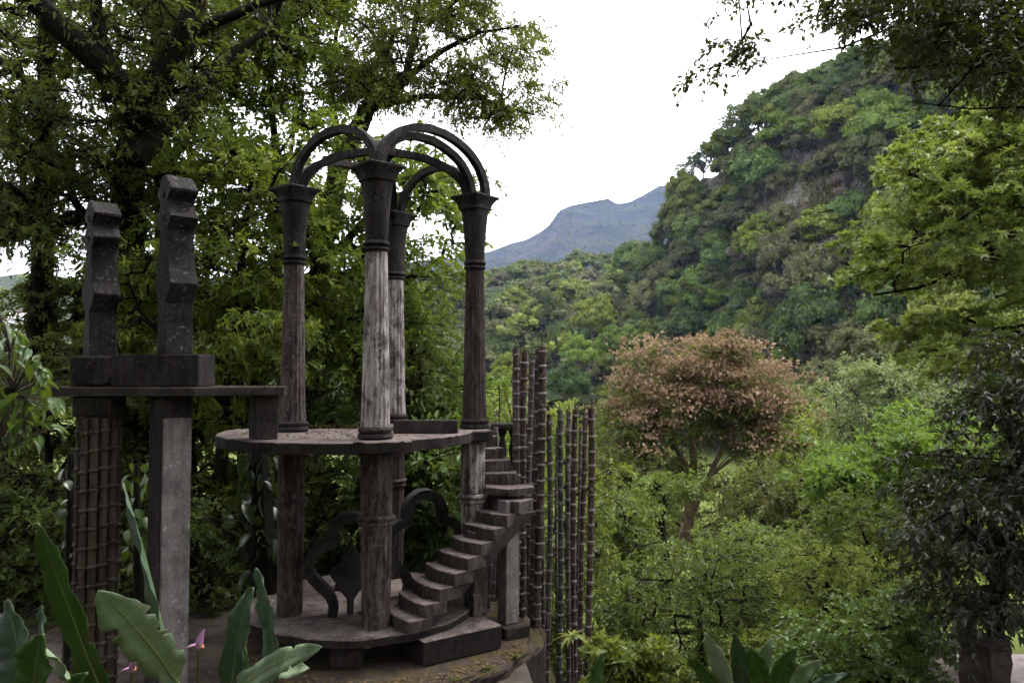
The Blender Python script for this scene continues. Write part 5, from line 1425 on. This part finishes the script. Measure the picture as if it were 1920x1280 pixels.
def banana_leaf(parent, base, mid, tip, Yb, Yt, wpx, mat, face=0.0, fold=0.25, tears=2, seed=0, ground=True):
    """blade from base to tip; face = how far the blade is turned from facing the viewer (radians)"""
    rnd = random.Random(seed)
    A = Vector(pix(*base, Yb)); Mi = Vector(pix(*mid, (Yb + Yt) / 2)); T = Vector(pix(*tip, Yt))
    w = wpx / FPX * (Yb + Yt) / 2
    n = 40
    view = Vector((0, -1, 0.1)).normalized()
    V = []; along = []; across = []
    spine = []
    tear_at = [rnd.uniform(0.25, 0.85) for _ in range(tears)]
    for k in range(n + 1):
        t = k / n
        # quadratic through A, Mi, T
        c = A * (2 * (t - 0.5) * (t - 1)) + Mi * (4 * t * (1 - t)) + T * (2 * t * (t - 0.5))
        dt = (A * (4 * t - 3) + Mi * (4 - 8 * t) + T * (4 * t - 1)).normalized()
        side = dt.cross(view).normalized()
        nn = side.cross(dt).normalized()
        s2 = side * math.cos(face) + nn * math.sin(face)
        n2 = s2.cross(dt).normalized()
        prof = (min(1, t / 0.16) ** 0.7) * (min(1, (1 - t) / 0.30) ** 0.62)
        hw = w / 2 * max(prof, 0.03)
        spine.append(c)
        for u in (-1, -0.5, 0, 0.5, 1):
            j = 1 + 0.05 * math.sin(30 * t + u * 5 + seed) * abs(u)
            if abs(u) == 1:
                for q, ta in enumerate(tear_at):
                    if (q % 2 == 0) == (u > 0) and abs(t - ta) < 0.014: j *= 0.62
            V.append(c + s2 * (hw * u * j) + n2 * (fold * hw * (abs(u)) + 0.012 * math.sin(18 * t + 2 * u + seed) * abs(u) + 0.006 * math.sin(47 * t + 3 * u + seed) * abs(u)))
            along.append(t); across.append(u)
    F = []
    for k in range(n):
        for j in range(4):
            a = k * 5 + j
            F.append((a, a + 1, a + 6, a + 5))
    me = bpy.data.meshes.new('leaf_blade')
    me.from_pydata([tuple(v) for v in V], [], F)
    at = me.attributes.new('along', 'FLOAT', 'POINT'); at.data.foreach_set('value', along)
    at2 = me.attributes.new('across', 'FLOAT', 'POINT'); at2.data.foreach_set('value', across)
    me.polygons.foreach_set('use_smooth', [True] * len(F)); me.update()
    o = link('leaf', me, parent, mat)
    sol = o.modifiers.new('thickness', 'SOLIDIFY'); sol.thickness = 0.0025; sol.offset = 0
    # midrib and leaf stalk down to the ground
    path = [Vector(p) for p in spine]
    r0 = max(0.004, w * 0.045)
    rads = [r0 * (1 - 0.8 * k / n) for k in range(n + 1)]
    root = parent.location
    d0 = (path[0] - path[1]).normalized()
    pre = []
    g = Vector((root.x, root.y, float(ground_h(root.x, root.y)) - 0.02))
    for k in range(7):
        t = k / 7
        q0, q1, q2 = g, path[0] + d0 * 0.45 * (path[0] - g).length, path[0]
        pre.append(q0 * (1 - t) ** 2 + q1 * 2 * t * (1 - t) + q2 * t * t)
    rr = [r0 * 2.4 * (1 - 0.5 * k / 7) for k in range(7)] + [r * 1.1 for r in rads]
    link('midrib', pydata('midrib', *tube_vf(pre + path, rr, 6), smooth=True), o, M['ban_rib'])
    return o

def plant(name, px, Y, label):
    x = pix(px, 1280, Y)[0]
    return empty(name, (x, Y, float(ground_h(x, Y)) - 0.02), label, 'banana plant')
p1 = plant('banana_plant', 250, 4.4, 'banana plant with a broad pale leaf before the left piers')
banana_leaf(p1, (205, 1330), (128, 1135), (72, 978), 4.4, 4.2, 60, M['ban_green'], 0.25, 0.2, 2, 1)
banana_leaf(p1, (338, 1330), (285, 1090), (232, 905), 4.5, 4.9, 34, M['ban_blue'], 0.85, 0.5, 1, 2)
banana_leaf(p1, (330, 1275), (262, 1185), (183, 1108), 4.4, 3.9, 84, M['ban_grey'], -0.2, 0.1, 7, 3)
p2_ = plant('banana_plant', 450, 4.7, 'banana plant with upright bluish leaves below the round terrace')
banana_leaf(p2_, (430, 1340), (446, 1200), (474, 1100), 4.7, 4.7, 46, M['ban_blue'], 0.3, 0.4, 0, 4)
banana_leaf(p2_, (520, 1290), (506, 1165), (480, 1064), 4.8, 5.0, 38, M['ban_blue'], 0.5, 0.35, 4, 5)
banana_leaf(p2_, (430, 1310), (505, 1252), (604, 1212), 4.7, 4.4, 44, M['ban_grey'], 0.5, 0.15, 2, 6)
banana_leaf(p2_, (440, 1300), (510, 1262), (580, 1252), 4.8, 4.9, 36, M['ban_grey'], 0.7, 0.15, 1, 7)
banana_leaf(p2_, (470, 1340), (463, 1230), (456, 1170), 4.9, 5.0, 26, M['ban_green'], 0.8, 0.3, 0, 8)
p3_ = plant('banana_plant', 60, 3.6, 'clump of dark banana leaves in the bottom left corner')
banana_leaf(p3_, (52, 1360), (36, 1230), (14, 1122), 3.6, 3.7, 74, M['ban_blue'], 0.3, 0.3, 0, 9)
banana_leaf(p3_, (62, 1360), (66, 1260), (78, 1188), 3.4, 3.3, 70, M['ban_green'], 0.1, 0.25, 0, 10)
banana_leaf(p3_, (-20, 1340), (-14, 1240), (-4, 1150), 3.5, 3.5, 40, M['ban_grey'], 0.7, 0.3, 0, 11)
banana_leaf(p3_, (80, 1340), (82, 1230), (78, 1135), 3.9, 4.0, 36, M['ban_blue'], 0.7, 0.3, 0, 12)
banana_leaf(p3_, (160, 1340), (120, 1250), (58, 1195), 3.7, 3.9, 46, M['ban_grey'], 0.8, 0.3, 1, 13)
banana_leaf(p3_, (110, 1340), (130, 1300), (165, 1262), 3.6, 3.5, 40, M['ban_green'], 0.4, 0.3, 0, 14)
p5 = plant('banana_plant', 1400, 6.0, 'banana plant with short upright leaves at the bottom edge, right of centre')
for k, (b, m_, t, w, mt, f) in enumerate((((1378, 1330), (1352, 1250), (1322, 1184), 34, 'ban_grey', 0.6), ((1394, 1330), (1390, 1255), (1378, 1186), 32, 'ban_blue', 0.5), ((1372, 1330), (1358, 1280), (1342, 1226), 26, 'ban_blue', 0.4),
                                       ((1440, 1330), (1424, 1260), (1404, 1212), 34, 'ban_green', 0.2), ((1440, 1330), (1460, 1270), (1492, 1214), 36, 'ban_green', 0.2), ((1470, 1330), (1500, 1272), (1542, 1238), 26, 'ban_grey', 0.6),
                                       ((1360, 1330), (1330, 1270), (1286, 1230), 24, 'ban_green', 0.6), ((1420, 1330), (1430, 1260), (1446, 1196), 26, 'ban_grey', 0.7), ((1500, 1330), (1530, 1290), (1590, 1262), 22, 'ban_blue', 0.6))):
    banana_leaf(p5, b, m_, t, 6.0 + 0.1 * (k % 3), 6.0 - 0.15 * (k % 2), w, M[mt], f, 0.3, 1, 20 + k)
p6 = plant('banana_plant', 1120, 6.5, 'single bright banana leaf at the bottom edge by the poles')
banana_leaf(p6, (1108, 1340), (1116, 1280), (1130, 1224), 6.5, 6.5, 26, M['ban_green'], 0.3, 0.3, 0, 40)

# pink banana flowers on stalks
def flower(px, py, Y, h, label):
    b = pix(px, py, Y); g = pix(px - 4, 1400, Y)
    gz = float(ground_h(g[0], Y))
    o = empty('banana_flower', (g[0], Y, gz), label, 'flower')
    link('stalk', pydata('stalk', *tube_vf([(g[0], Y, gz - 0.02), ((g[0] + b[0]) / 2 - 0.01, Y, (gz + b[2]) / 2), tuple(b)], [0.012, 0.01, 0.008], 7), smooth=True), o, M['ban_stalk'])
    rings = []
    for k in range(9):
        t = k / 8
        r = 0.024 * h * math.sin(math.pi * (0.12 + 0.86 * t)) ** 0.8 * (1.15 - 0.6 * t)
        rings.append([(b[0] + 0.03 * h * t * t + r * math.cos(2 * PI * q / 10), Y + r * math.sin(2 * PI * q / 10), b[2] - 0.01 + 0.115 * h * t) for q in range(10)])
    link('bud', pydata('bud', *loft(rings), smooth=True), o, M['petal'])
    pet = [(0, 0), (0.25, 0.45), (0.7, 0.5), (1, 0)]
    for sx, L in ((-1, 0.075), (1, 0.03)):
        V = []
        for k in range(7):
            t = k / 6
            wv = 0.022 * math.sin(math.pi * min(0.98, t * 0.9 + 0.08))
            cx = b[0] + sx * L * h * t; cz = b[2] + 0.012 - 0.02 * t * t
            V += [(cx, Y - wv, cz + 0.006), (cx, Y, cz), (cx, Y + wv, cz + 0.006)]
        F = [(3 * k + j, 3 * k + j + 1, 3 * k + j + 4, 3 * k + j + 3) for k in range(6) for j in range(2)]
        ob = link('bract', pydata('bract', V, F, smooth=True), o, M['petal'] if sx < 0 else M['petal_orange'])
        md = ob.modifiers.new('thickness', 'SOLIDIFY'); md.thickness = 0.003
flower(373, 1212, 4.6, 1.0, 'open pink banana flower on a stalk before the square pier')
flower(247, 1256, 4.6, 0.85, 'closed pink banana bud near the bamboo-cluster column')

# ------------------------------------------------------------------ large-leaved plants whose leaves can be told apart
def big_leaf_mesh(name, w=0.5, lobes=0.0):
    V = []; F = []
    n = 7
    for k in range(n + 1):
        t = k / n
        hw = w / 2 * (math.sin(math.pi * min(1, t * 0.96 + 0.03)) ** 0.75) * (1.15 - 0.35 * t)
        z = -0.28 * t * t
        V += [(t, -hw, z + 0.06 * hw / w * 4), (t, 0, z), (t, hw, z + 0.06 * hw / w * 4)]
    for k in range(n):
        for j in range(2):
            a = 3 * k + j
            F.append((a, a + 1, a + 4, a + 3))
    me = bpy.data.meshes.new(name); me.from_pydata(V, [], F)
    me.polygons.foreach_set('use_smooth', [True] * len(F)); me.update()
    return me
def leafy(name, label, cat, poly, n, Y, dY, L, wr, mat, seed, stem_px, wood, droop=0.7):
    rng = np.random.RandomState(seed)
    me = big_leaf_mesh(name + '_leaf', wr); me.materials.append(mat)
    q = np.asarray(poly, float); lo, hi = q.min(0), q.max(0)
    pts = []
    while len(pts) < n:
        x = rng.uniform(lo[0], hi[0]); y = rng.uniform(lo[1], hi[1])
        if inside(poly, np.array([x]), np.array([y]))[0]: pts.append((x, y))
    st = limb_px(stem_px)
    o = empty(name, st[0][:3], label, cat)
    link('stem', pydata('stem', *tube_vf([s[:3] for s in st], [s[3] for s in st], 7), smooth=True), o, wood)
    sp = np.array([s[:3] for s in st])
    A = []; B = []
    for (x, y) in pts:
        p = pix(x, y, Y + rng.uniform(-dY, dY))
        lf = link('leaf', me, o)
        lf.location = tuple(p)
        sc = L * rng.uniform(0.65, 1.25)
        lf.scale = (sc, sc, sc)
        lf.rotation_euler = (rng.uniform(-0.5, 0.5), droop * rng.uniform(0.3, 1.4), rng.uniform(0, 6.28))
        k = np.argmin(np.linalg.norm(sp - p - np.array([0, 0, -0.3]), axis=1))
        # nearest point on the stem polyline
        best = sp[k]
        A.append(best); B.append(p)
    V, F = segs_mesh(A, B, np.full(len(A), 0.006), np.full(len(A), 0.003), 4)
    link('leaf_stalks', arrays_mesh('leaf_stalks', V, F), o, wood)["kind"] = "stuff"
    return o
leafy('climbing_vine', 'dark large-leaved climber hanging beside the left lower column', 'climber', [(440, 850), (520, 850), (522, 1060), (490, 1100), (450, 1050), (430, 960)], 60, 12.6, 0.35, 0.30, 0.5, M['lf_vine'], 51,
      [(505, 1250, 12.7, 60), (500, 1100, 12.7, 56), (490, 980, 12.7, 50), (485, 850, 12.7, 40), (480, 780, 12.7, 26)], M['bark'], 1.1)
leafy('leafy_bush', 'glossy broad-leaved bush at the left edge below eye level', 'bush', [(-60, 560), (20, 600), (60, 640), (110, 740), (110, 800), (60, 830), (-60, 860)], 230, 7.6, 0.6, 0.17, 0.40, M['lf_glossy'], 52,
      [(-60, 1330, 7.6, 26), (-40, 1050, 7.6, 22), (-10, 850, 7.6, 18), (20, 740, 7.6, 14), (20, 660, 7.6, 8), (0, 590, 7.6, 5)], M['bark_grey'], 0.8)
leafy('heart_leaf_vine', 'pale heart-leaved climber behind the square pier', 'climber', [(225, 860), (285, 860), (288, 1040), (240, 1060)], 34, 11.2, 0.25, 0.20, 0.75, M['lf_glossy'], 53,
      [(262, 1260, 11.3, 24), (260, 1100, 11.3, 20), (258, 980, 11.3, 16), (256, 870, 11.3, 10)], M['bark'], 1.2)
leafy('left_climber', 'dark round-leaved climber left of the cane-cluster column', 'climber', [(110, 840), (150, 840), (155, 1080), (110, 1060)], 34, 11.0, 0.25, 0.17, 0.7, M['lf_vine'], 54,
      [(130, 1260, 11.0, 24), (130, 1100, 11.0, 20), (132, 980, 11.0, 16), (132, 850, 11.0, 10)], M['bark'], 1.1)

# rosettes: small cordyline by the poles, air plants on the mossy limbs
def rosette(name, label, cat, c, R, n, mat, seed, up=0.6, w=0.09, group=None, stem_to=None):
    rng = np.random.RandomState(seed)
    V = []; F = []; rn = []
    c = np.asarray(c, float)
    for k in range(n):
        a = 2 * math.pi * k * 0.382 + rng.uniform(-0.2, 0.2); el = up * rng.uniform(0.4, 1.6)
        L = R * rng.uniform(0.7, 1.15); r_ = rng.uniform()
        d = np.array([math.cos(a) * math.cos(el), math.sin(a) * math.cos(el), math.sin(el)]); s = np.array([-math.sin(a), math.cos(a), 0])
        b0 = len(V)
        for q in range(5):
            t = q / 4
            p = c + d * L * t - np.array([0, 0, 0.55 * L * t * t])
            hw = w * R * (math.sin(math.pi * min(0.97, 0.12 + 0.86 * t)))
            V += [p - s * hw, p + s * hw]; rn += [r_, r_]
        for q in range(4):
            F.append((b0 + 2 * q, b0 + 2 * q + 1, b0 + 2 * q + 3, b0 + 2 * q + 2))
    me = arrays_mesh(name, np.array(V), np.array(F), np.array(rn), smooth=True)
    if stem_to is None:
        o = link(name, me, None, mat); tag(o, label, cat, group)
    else:
        o = empty(name, stem_to, label, cat, group)
        link('leaf_rosette', me, o, mat)
        link('stem', pydata('stem', *tube_vf([stem_to, (np.asarray(stem_to) + c) / 2 + np.array([0.03, 0, 0]), c], [0.03, 0.025, 0.02], 7), smooth=True), o, M['bark_grey'])
    return o
c = pix(1072, 1192, 11.8); g = (c[0], 11.85, float(ground_h(c[0], 11.85)) - 0.05)
rosette('cordyline', 'small yellow-green strap-leaved plant before the bamboo poles', 'plant', c, 0.32, 26, M['lf_yellow'], 61, 0.5, 0.075, None, g)
air = [(272, 170, 15.5, 0.75, 30, 'large spiky air plant in the fork of the mossy tree'), (120, 150, 14.4, 0.5, 22, 'air plant on the leftmost upright mossy limb'), (330, 95, 15.3, 0.5, 22, 'air plant on the right rising limb of the mossy tree'),
       (160, 95, 15.2, 0.45, 20, 'air plant on the upper left mossy limb'), (245, 330, 15.8, 0.5, 20, 'air plant low on the mossy trunk'), (90, 330, 14.3, 0.55, 20, 'air plant hanging low on the left upright limb'), (660, 190, 20.8, 0.6, 24, 'air plant in the fork above the pavilion arches')]
for k, (x, y, Y, R, n, lab) in enumerate(air):
    rosette('air_plant', lab, 'air plant', pix(x, y, Y), R, n, M['lf_olive'], 70 + k, 0.75, 0.055, 'air plants on the mossy limbs')
rng = np.random.RandomState(8)
for k, (x, y) in enumerate(((790, 38), (762, 70), (770, 80), (748, 112), (800, 40), (795, 215), (842, 212), (870, 215), (935, 178), (775, 8), (720, 100), (850, 195))):
    rosette('ball_moss', 'dark ball moss tuft on the bare limbs above the pavilion', 'air plant', pix(x, y, 20.6), rng.uniform(0.13, 0.2), 26, M['moss_tuft'], 90 + k, 0.9, 0.10, 'ball moss tufts on the limbs above the pavilion')

for k, (x, y, Y, R, n, lab) in enumerate(((278, 663, 9.99, 0.09, 9, 'tiny weed on the monument plinth between the towers'), (553, 462, 11.6, 0.16, 8, 'small leafy weed sprouting at the left column collar'), (512, 812, 10.45, 0.10, 10, 'small weed at the foot of the stub pier'),
                                         (455, 815, 10.7, 0.09, 9, 'tiny weed on the left tip of the platform'), (-0.35, 10.55, 0.17, 0.17, 16, 'grassy weed on the mossy terrace rim'), (-0.75, 10.2, 0.17, 0.14, 14, 'dry grass tuft on the front of the terrace rim'), (0.05, 11.0, 0.17, 0.14, 12, 'weed on the right end of the terrace rim'))):
    rosette('weed', lab, 'weed', pix(x, y, Y) if x > 100 else (x, y, Y), R, n, M['lf_mid'] if k < 4 else M['lf_olive'], 140 + k, 0.9, 0.12)
# hanging moss and ferns along the big limbs
_, _, _, la, lb, lra, lrb = big
k = np.where(lrb > 0.10)[0]
rng = np.random.RandomState(15)
idx = rng.choice(k, 5200)
t = rng.uniform(0, 1, 5200)[:, None]
th = rng.uniform(0, 6.28, 5200)
P = la[idx] * (1 - t) + lb[idx] * t + np.stack([np.cos(th) * lrb[idx], np.sin(th) * lrb[idx] * 0.8, np.sin(th * 1.7) * lrb[idx] * 0.6], -1)
d = rng.normal(size=P.shape) * 0.5 + np.array([0, 0, -1.0]); d[:, :2] += np.stack([np.cos(th), np.sin(th)], -1) * 0.5
sz = rng.uniform(0.08, 0.30, 5200)
V, F, R = leaf_arrays(KITE, P, d, rng.normal(size=P.shape), sz, sz * 0.18 + 0.02, rng.uniform(0, 1, 5200))
o = link('hanging_moss', arrays_mesh('hanging_moss', V, F, R), big[0], M['moss_tuft']); o["kind"] = "stuff"

# leaf litter on slabs and moss on the terrace rim
def litter(name, label, pts, z, seed, mat, s=0.035, parent=None):
    rng = np.random.RandomState(seed); pts = np.asarray(pts)
    P = np.column_stack([pts, np.full(len(pts), z) + rng.uniform(0.003, 0.012, len(pts))])
    n = rng.normal(size=P.shape) * 0.25 + np.array([0, 0, 1.0])
    sz = s * rng.uniform(0.6, 1.7, len(P))
    V, F, R = leaf_arrays(KITE, P, rng.normal(size=P.shape) * np.array([1, 1, 0.15]), n, sz, sz * 0.5, rng.uniform(0, 1, len(P)))
    tag(link(name, arrays_mesh(name, V, F, R), None, mat), label, 'leaf litter', None, 'stuff')
rng = np.random.RandomState(31)
a = rng.uniform(0, 6.28, 900); r = 1.95 * np.sqrt(rng.uniform(0, 1, 900))
litter('platform_litter', 'dry leaf litter scattered on the round platform', np.stack([-2.7 + r * np.cos(a) * 0.8, 11.9 + r * np.sin(a) * 0.85], -1), Z_PLAT, 1, M['litter'])
litter('slab_litter', 'dry leaf litter along the monument slab', np.stack([rng.uniform(-6.0, -3.1, 300), rng.uniform(9.98, 10.15, 300)], -1), 4.006, 2, M['litter'], 0.03)
a = rng.uniform(3.6, 6.1, 1300); r = rng.uniform(1.8, 2.25, 1300)
litter('terrace_litter', 'dry leaves and moss on the rim of the round terrace', np.stack([-1.95 + r * np.cos(a), 12.0 + r * np.sin(a)], -1), 0.17, 3, M['litter'], 0.04)

tag(link('terrace_floor', pydata('terrace_floor', *prism_vf([(-7.5, 8.2), (0.2, 8.6), (0.3, 10.4), (-0.2, 14.6), (-7.5, 14.6)], -0.3, 0.015), bevel=0.01), None, M['paving']), kind='structure')
a = rng.uniform(-6.5, -0.5, 700); r = rng.uniform(8.4, 11.8, 700)
litter('floor_litter', 'dry leaves lying on the terrace floor', np.stack([a, r], -1), 0.016, 5, M['litter'], 0.045)

# stone path, pillar and pergola roofs at lower right
M['path_stone'] = plain('path_stone', (0.20, 0.165, 0.155), (0.34, 0.29, 0.275), 3.0, 0.9, 0.3)
M['pillar_stone'] = plain('pillar_stone', (0.02, 0.014, 0.013), (0.06, 0.043, 0.038), 4.0, 0.92, 0.6)
def path_strip():
    rows = [(8.0, 4.4, 9.5), (9.0, 4.6, 9.8), (9.8, 4.9, 10.2), (10.6, 5.6, 10.6), (11.4, 6.6, 11.0)]
    rows2 = []
    for a, b in zip(rows[:-1], rows[1:]):
        for k in range(4):
            t = k / 4; rows2.append(tuple(x + (y - x) * t for x, y in zip(a, b)))
    rows2.append(rows[-1])
    V = []; F = []
    m = 24
    for (y, x0, x1) in rows2:
        for k in range(m + 1):
            x = x0 + (x1 - x0) * k / m
            V.append((x, y, float(ground_h(x, y)) + 0.03))
    for i in range(len(rows2) - 1):
        for k in range(m):
            a = i * (m + 1) + k; F.append((a, a + 1, a + m + 2, a + m + 1))
    me = pydata('path', V, F, smooth=True)
    tag(link('path', me, None, M['path_stone']), kind='structure')
path_strip()
pq = pix(1846, 1196, 8.0)
pil = empty('stone_pillar', (pq[0], 8.0, float(ground_h(pq[0], 8.0)) - 0.02), 'short dark stone pillar under the grey-leaved tree', 'pillar')
zt = pq[2]
link('shaft', pydata('pillar_shaft', *box_vf(pq[0], 8.0, pil.location.z, zt - 0.05, 0.36, 0.36, 0.35, 0.94, 6), bevel=0.03, rough=0.012, segs=2), pil, M['pillar_stone'])
link('cap', pydata('pillar_cap', *box_vf(pq[0], 8.0, zt - 0.05, zt, 0.36, 0.36, 0.35, 0.9), bevel=0.02, rough=0.01), pil, M['pillar_stone'])
bq = pix(1640, 1130, 13.6)
rng = np.random.RandomState(4)
def boulder(c, r, seed, label):
    bm = bmesh.new(); bmesh.ops.create_icosphere(bm, subdivisions=3, radius=1.0)
    for v in bm.verts:
        p = np.array(v.co)[None]
        k = 1 + 0.22 * float(vnoise(p, 0.9, seed)[0]) + 0.08 * float(vnoise(p, 0.3, seed + 1)[0])
        v.co = Vector((v.co.x * r[0] * k + c[0], v.co.y * r[1] * k + c[1], v.co.z * r[2] * k + c[2]))
    me = bpy.data.meshes.new('boulder'); bm.to_mesh(me); bm.free()
    tag(link('boulder', me, None, M['path_stone']), label, 'rock')
boulder(bq, (0.42, 0.5, 0.34), 3, 'pale grey rock half buried under the vine-draped mound')
# ------------------------------------------------------------------ haze: even air round the whole valley
def build_haze():
    bpy.context.view_layer.update()
    lo = Vector((1e9,) * 3); hi = Vector((-1e9,) * 3)
    for o in col.objects:
        if o.type != 'MESH' or (o.parent is not None): continue
        for c in o.bound_box:
            w = o.matrix_world @ Vector(c)
            for k in range(3):
                lo[k] = min(lo[k], w[k]); hi[k] = max(hi[k], w[k])
    V, F = box_vf((lo.x + hi.x) / 2, (lo.y + hi.y) / 2, lo.z - 1.0, hi.z + 10.0, hi.x - lo.x + 40, hi.y - lo.y + 40)
    me = pydata('haze', V, F)
    m = bpy.data.materials.new('valley_air'); m.use_nodes = True
    nt = m.node_tree
    for n in list(nt.nodes): nt.nodes.remove(n)
    out = nt.nodes.new('ShaderNodeOutputMaterial')
    pv = nt.nodes.new('ShaderNodeVolumePrincipled')
    pv.inputs['Color'].default_value = (0.38, 0.50, 1.0, 1)
    pv.inputs['Density'].default_value = 0.00009
    pv.inputs['Anisotropy'].default_value = 0.0
    nt.links.new(pv.outputs[0], out.inputs['Volume'])
    tag(link('haze', me, None, m), kind='stuff')
build_haze()
